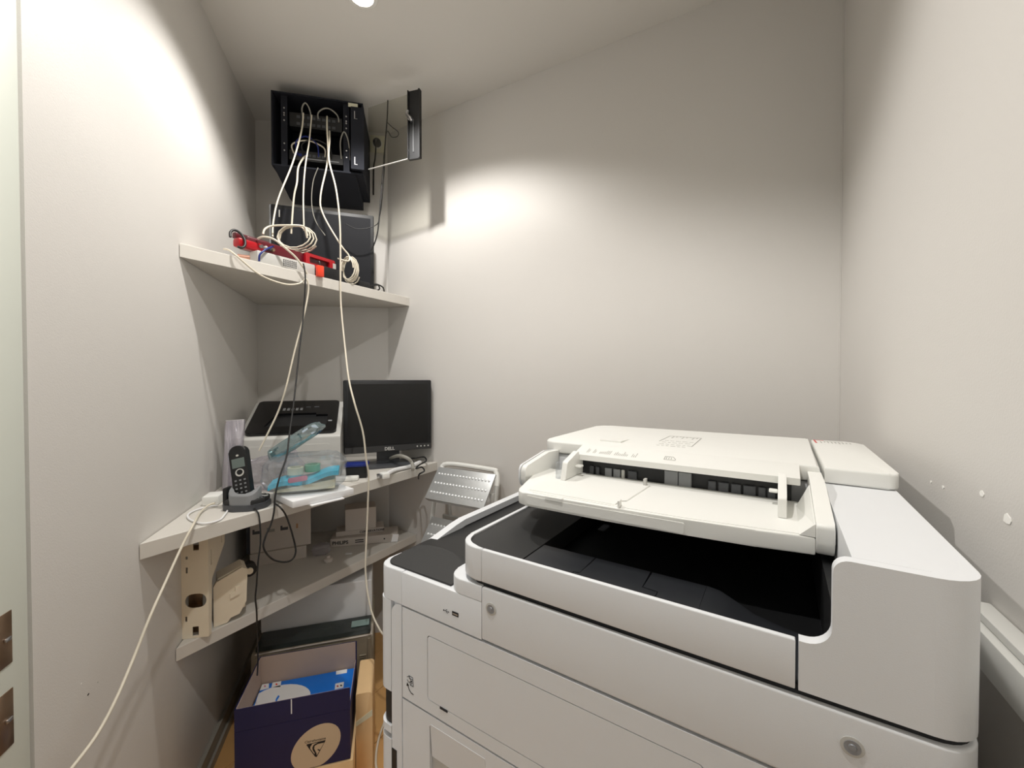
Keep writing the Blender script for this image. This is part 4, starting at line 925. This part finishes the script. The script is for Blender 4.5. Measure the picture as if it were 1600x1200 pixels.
# ================================================================== CABLES
def pth(*a):
    out = []
    for px, py, k, v in a: out.append({'d': atd, 'x': atx, 'z': atz, 'y': aty}[k](px, py, v))
    return out
cable('patch_cable', 'cream patch cable from the rack to the left end of the red bar', pth((474,177,'d',1.665),(471,205,'d',1.63),(457,255,'d',1.60),(435,310,'d',1.56),(427,347,'d',1.52),(426,370,'d',1.49)), .0031, CABW, 'patch cables')
cable('patch_cable', 'cream patch cable hanging straight from the rack onto the cable coil', pth((487,180,'d',1.69),(483,222,'d',1.65),(477,260,'d',1.62),(474,305,'d',1.60),(475,360,'d',1.58)), .0028, CABW, 'patch cables')
cable('patch_cable', 'cream patch cable from the rack switch down behind the red bar', pth((480,243,'d',1.715),(474,247,'d',1.67),(466,262,'d',1.64),(464,285,'d',1.62),(459,310,'d',1.62),(455,365,'d',1.62)), .0034, CABW, 'patch cables')
cable('patch_cable', 'cream patch cable bowing right in front of the black monitor on the highest shelf', pth((511,182,'d',1.725),(511,200,'d',1.68),(512,250,'d',1.67),(501,305,'d',1.66),(505,335,'d',1.66),(532,382,'d',1.66),(545,399,'d',1.67),(544,408,'d',1.66),(528,404,'d',1.66)), .0033, CABW, 'patch cables')
cable('long_cable', 'long cream cable from the rack past all three shelves down behind the copier', pth((515,205,'d',1.725),(515,220,'d',1.67),(514,250,'d',1.655),(525,295,'d',1.645),(531,347,'d',1.64),(532,400,'d',1.635),(532,440,'x',-1.392),(533,480,'x',-1.385),(539,542,'x',-1.34),(545,592,'x',-1.28),(554,630,'x',-1.23),(567,675,'x',-1.215),(572,717,'x',-1.21),(576,742,'x',-1.21),(575,780,'x',-1.21),(573,830,'x',-1.21),(571,880,'x',-1.20),(572,905,'x',-1.19),(575,930,'x',-1.17),(582,960,'x',-1.14),(594,985,'x',-1.10),(612,1015,'x',-1.06))+[Vector((-1.03,.98,.20)),Vector((-1.01,.97,.05)),Vector((-.98,.95,.006)),Vector((-.90,.93,.004))], .0034, CABW)
cable('shelf_cable', 'cream cable sagging below the highest shelf edge and dropping onto the laser printer', pth((350,389,'x',-1.47),(358,391,'x',-1.425),(370,400,'x',-1.398),(407,430,'x',-1.393),(445,444,'x',-1.39),(468,443,'x',-1.39),(478,436,'x',-1.39),(482,452,'x',-1.39),(475,492,'x',-1.392),(460,550,'x',-1.40),(447,605,'d',1.45),(435,642,'d',1.45),(417,680,'d',1.43),(405,704,'d',1.42)), .0031, CABW)
cable('thin_black_cable', 'thin black cable from the highest shelf down past the phone, looping under the desk shelf', pth((474,412,'x',-1.385),(476,422,'x',-1.380),(477,440,'x',-1.376),(474,492,'x',-1.374),(467,555,'x',-1.34),(459,629,'x',-1.29),(452,680,'x',-1.25),(448,712,'x',-1.22),(437,745,'x',-1.20),(430,775,'x',-1.19),(428,800,'x',-1.19),(423,820,'x',-1.19),(415,838,'x',-1.19),(412,857,'x',-1.19),(428,875,'x',-1.19),(452,877,'x',-1.19),(462,862,'x',-1.19),(456,832,'x',-1.195),(447,806,'x',-1.205),(439,794,'z',ZM+.006),(430,787,'z',ZM+.005)), .0026, CABK)
cable('phone_cable', 'thin black cable from the phone base down into the navy paper box', pth((394,793,'z',ZM+.006),(400,797,'z',ZM+.005),(405,808,'x',-1.225),(407,845,'x',-1.215),(403,880,'x',-1.21),(401,912,'x',-1.21),(399,934,'x',-1.21),(401,956,'x',-1.21),(402,990,'x',-1.22),(403,1030,'x',-1.25),(402,1055,'x',-1.28)), .0022, CABK)
cable('wall_cable', 'long cream cable falling from the network box along the left wall to the floor', pth((336,786,'z',ZM+.016),(325,790,'z',ZM+.012),(312,802,'z',ZM+.007),(303,818,'x',-1.228),(285,852,'x',-1.20),(262,902,'x',-1.17),(235,962,'x',-1.13),(208,1030,'x',-1.10),(180,1095,'x',-1.06),(150,1150,'x',-1.03),(110,1203,'x',-.99),(80,1240,'x',-.97))+[Vector((-.945,.205,.35)),Vector((-.93,.20,.08)),Vector((-.90,.20,.006)),Vector((-.82,.22,.004))], .0030, CABW)
lp_ = [(340,790),(324,792),(306,797),(294,804),(297,812),(318,818),(342,813),(352,803),(356,797)]
cable('desk_loop_cable', 'thin white cable looped flat on the desk shelf in front of the network box', [atz(x, y, ZM+.0032+.0015*(i % 2)) for i, (x, y) in enumerate(lp_)], .0026, PAPER)
cable('hanging_wire', 'thin black wire hanging beside the rack door, knotted at the monitor corner', pth((606,155,'d',1.80),(605,185,'d',1.80),(601,235,'d',1.80),(597,285,'d',1.80),(592,347,'d',1.80),(588,372,'d',1.80),(580,392,'d',1.80)), .0030, CABK)
cable('hanging_wire', 'second thin black wire with a loose loop beside the rack door', pth((604,190,'d',1.815),(612,198,'d',1.815),(622,206,'d',1.81),(621,213,'d',1.81),(612,214,'d',1.812),(605,205,'d',1.815),(602,230,'d',1.815),(599,290,'d',1.815),(593,340,'d',1.815),(585,353,'d',1.79),(560,358,'d',1.765),(540,350,'d',1.755)), .0018, CABK)
cable('rack_wire', 'thin dark wire dropping from the rack hood in front of the monitor', pth((497,262,'d',1.64),(489,285,'d',1.66),(487,318,'d',1.68),(493,345,'d',1.69),(508,368,'d',1.70)), .0018, CABG)
# coils of cream cable
def coil(label, c, rx, rz0, n, rr, ax, jit=.1):
    b = bmn(); pts = []
    for i in range(n*14):
        a = 2*math.pi*i/14; k = 1+jit*noise.noise(Vector((i*.11,1.7,rx*50)))
        k *= .86+.28*i/(n*14); off = (i/(n*14)-.5)*.05+.012*noise.noise(Vector((i*.3,5,2)))
        pts.append(Vector(c)+ax[0]*(rx*k*math.cos(a))+UP*(rz0*k*math.sin(a))+ax[1]*off)
    tube(b, pts, .0030, 6); return tag(obj('cable_coil', b, CABW, smooth=60), label, 'cable coil')
c0 = atd(462,372,1.60); coil('loose coil of cream cable above the red bar', (c0.x,c0.y,c0.z-.0), .068, .048, 4, 0, (RT, F0))
c0 = atd(546,418,1.70); coil('coil of cream cable standing at the right end of the red bar', (c0.x,c0.y,ZU+.062), .030, .050, 5, 0, (RT, F0))
cable('bar_cable', 'cream cable arching over the left end of the red bar', pth((411,366,'d',1.45),(414,358,'d',1.46),(425,353,'d',1.48),(450,352,'d',1.50),(472,353,'d',1.53),(477,360,'d',1.55),(480,372,'d',1.56)), .0036, CABW)
cable('bar_cable', 'cream cable crossing the front of the red bar to the shelf edge', pth((403,373,'x',-1.46),(412,370,'x',-1.44),(428,374,'x',-1.42),(445,387,'x',-1.405),(462,402,'x',-1.40),(474,418,'x',-1.397),(480,428,'x',-1.398)), .0036, CABW)
cable('black_loop', 'black cable looped round the left end of the red bar', [Vector((-1.452-.012*math.sin(a), .742-.028*math.cos(a)*.8, 1.742+.030*math.sin(a))) for a in [i*.5 for i in range(11)]], .0042, CABK)
cable('blue_wire', 'dark blue wire bending from the red bar onto the white modem box', pth((427,385,'x',-1.432),(415,390,'x',-1.418),(406,398,'x',-1.414),(405,408,'x',-1.420)), .0032, DBLUE)
# cables on the floor by the copier
cable('floor_cable', 'beige cable curling on the floor between kraft parcel and copier', pth((600,1130,'z',.005),(593,1150,'z',.005),(588,1175,'z',.005),(588,1200,'z',.005),(597,1215,'z',.005),(608,1190,'z',.005)), .004, CABW)
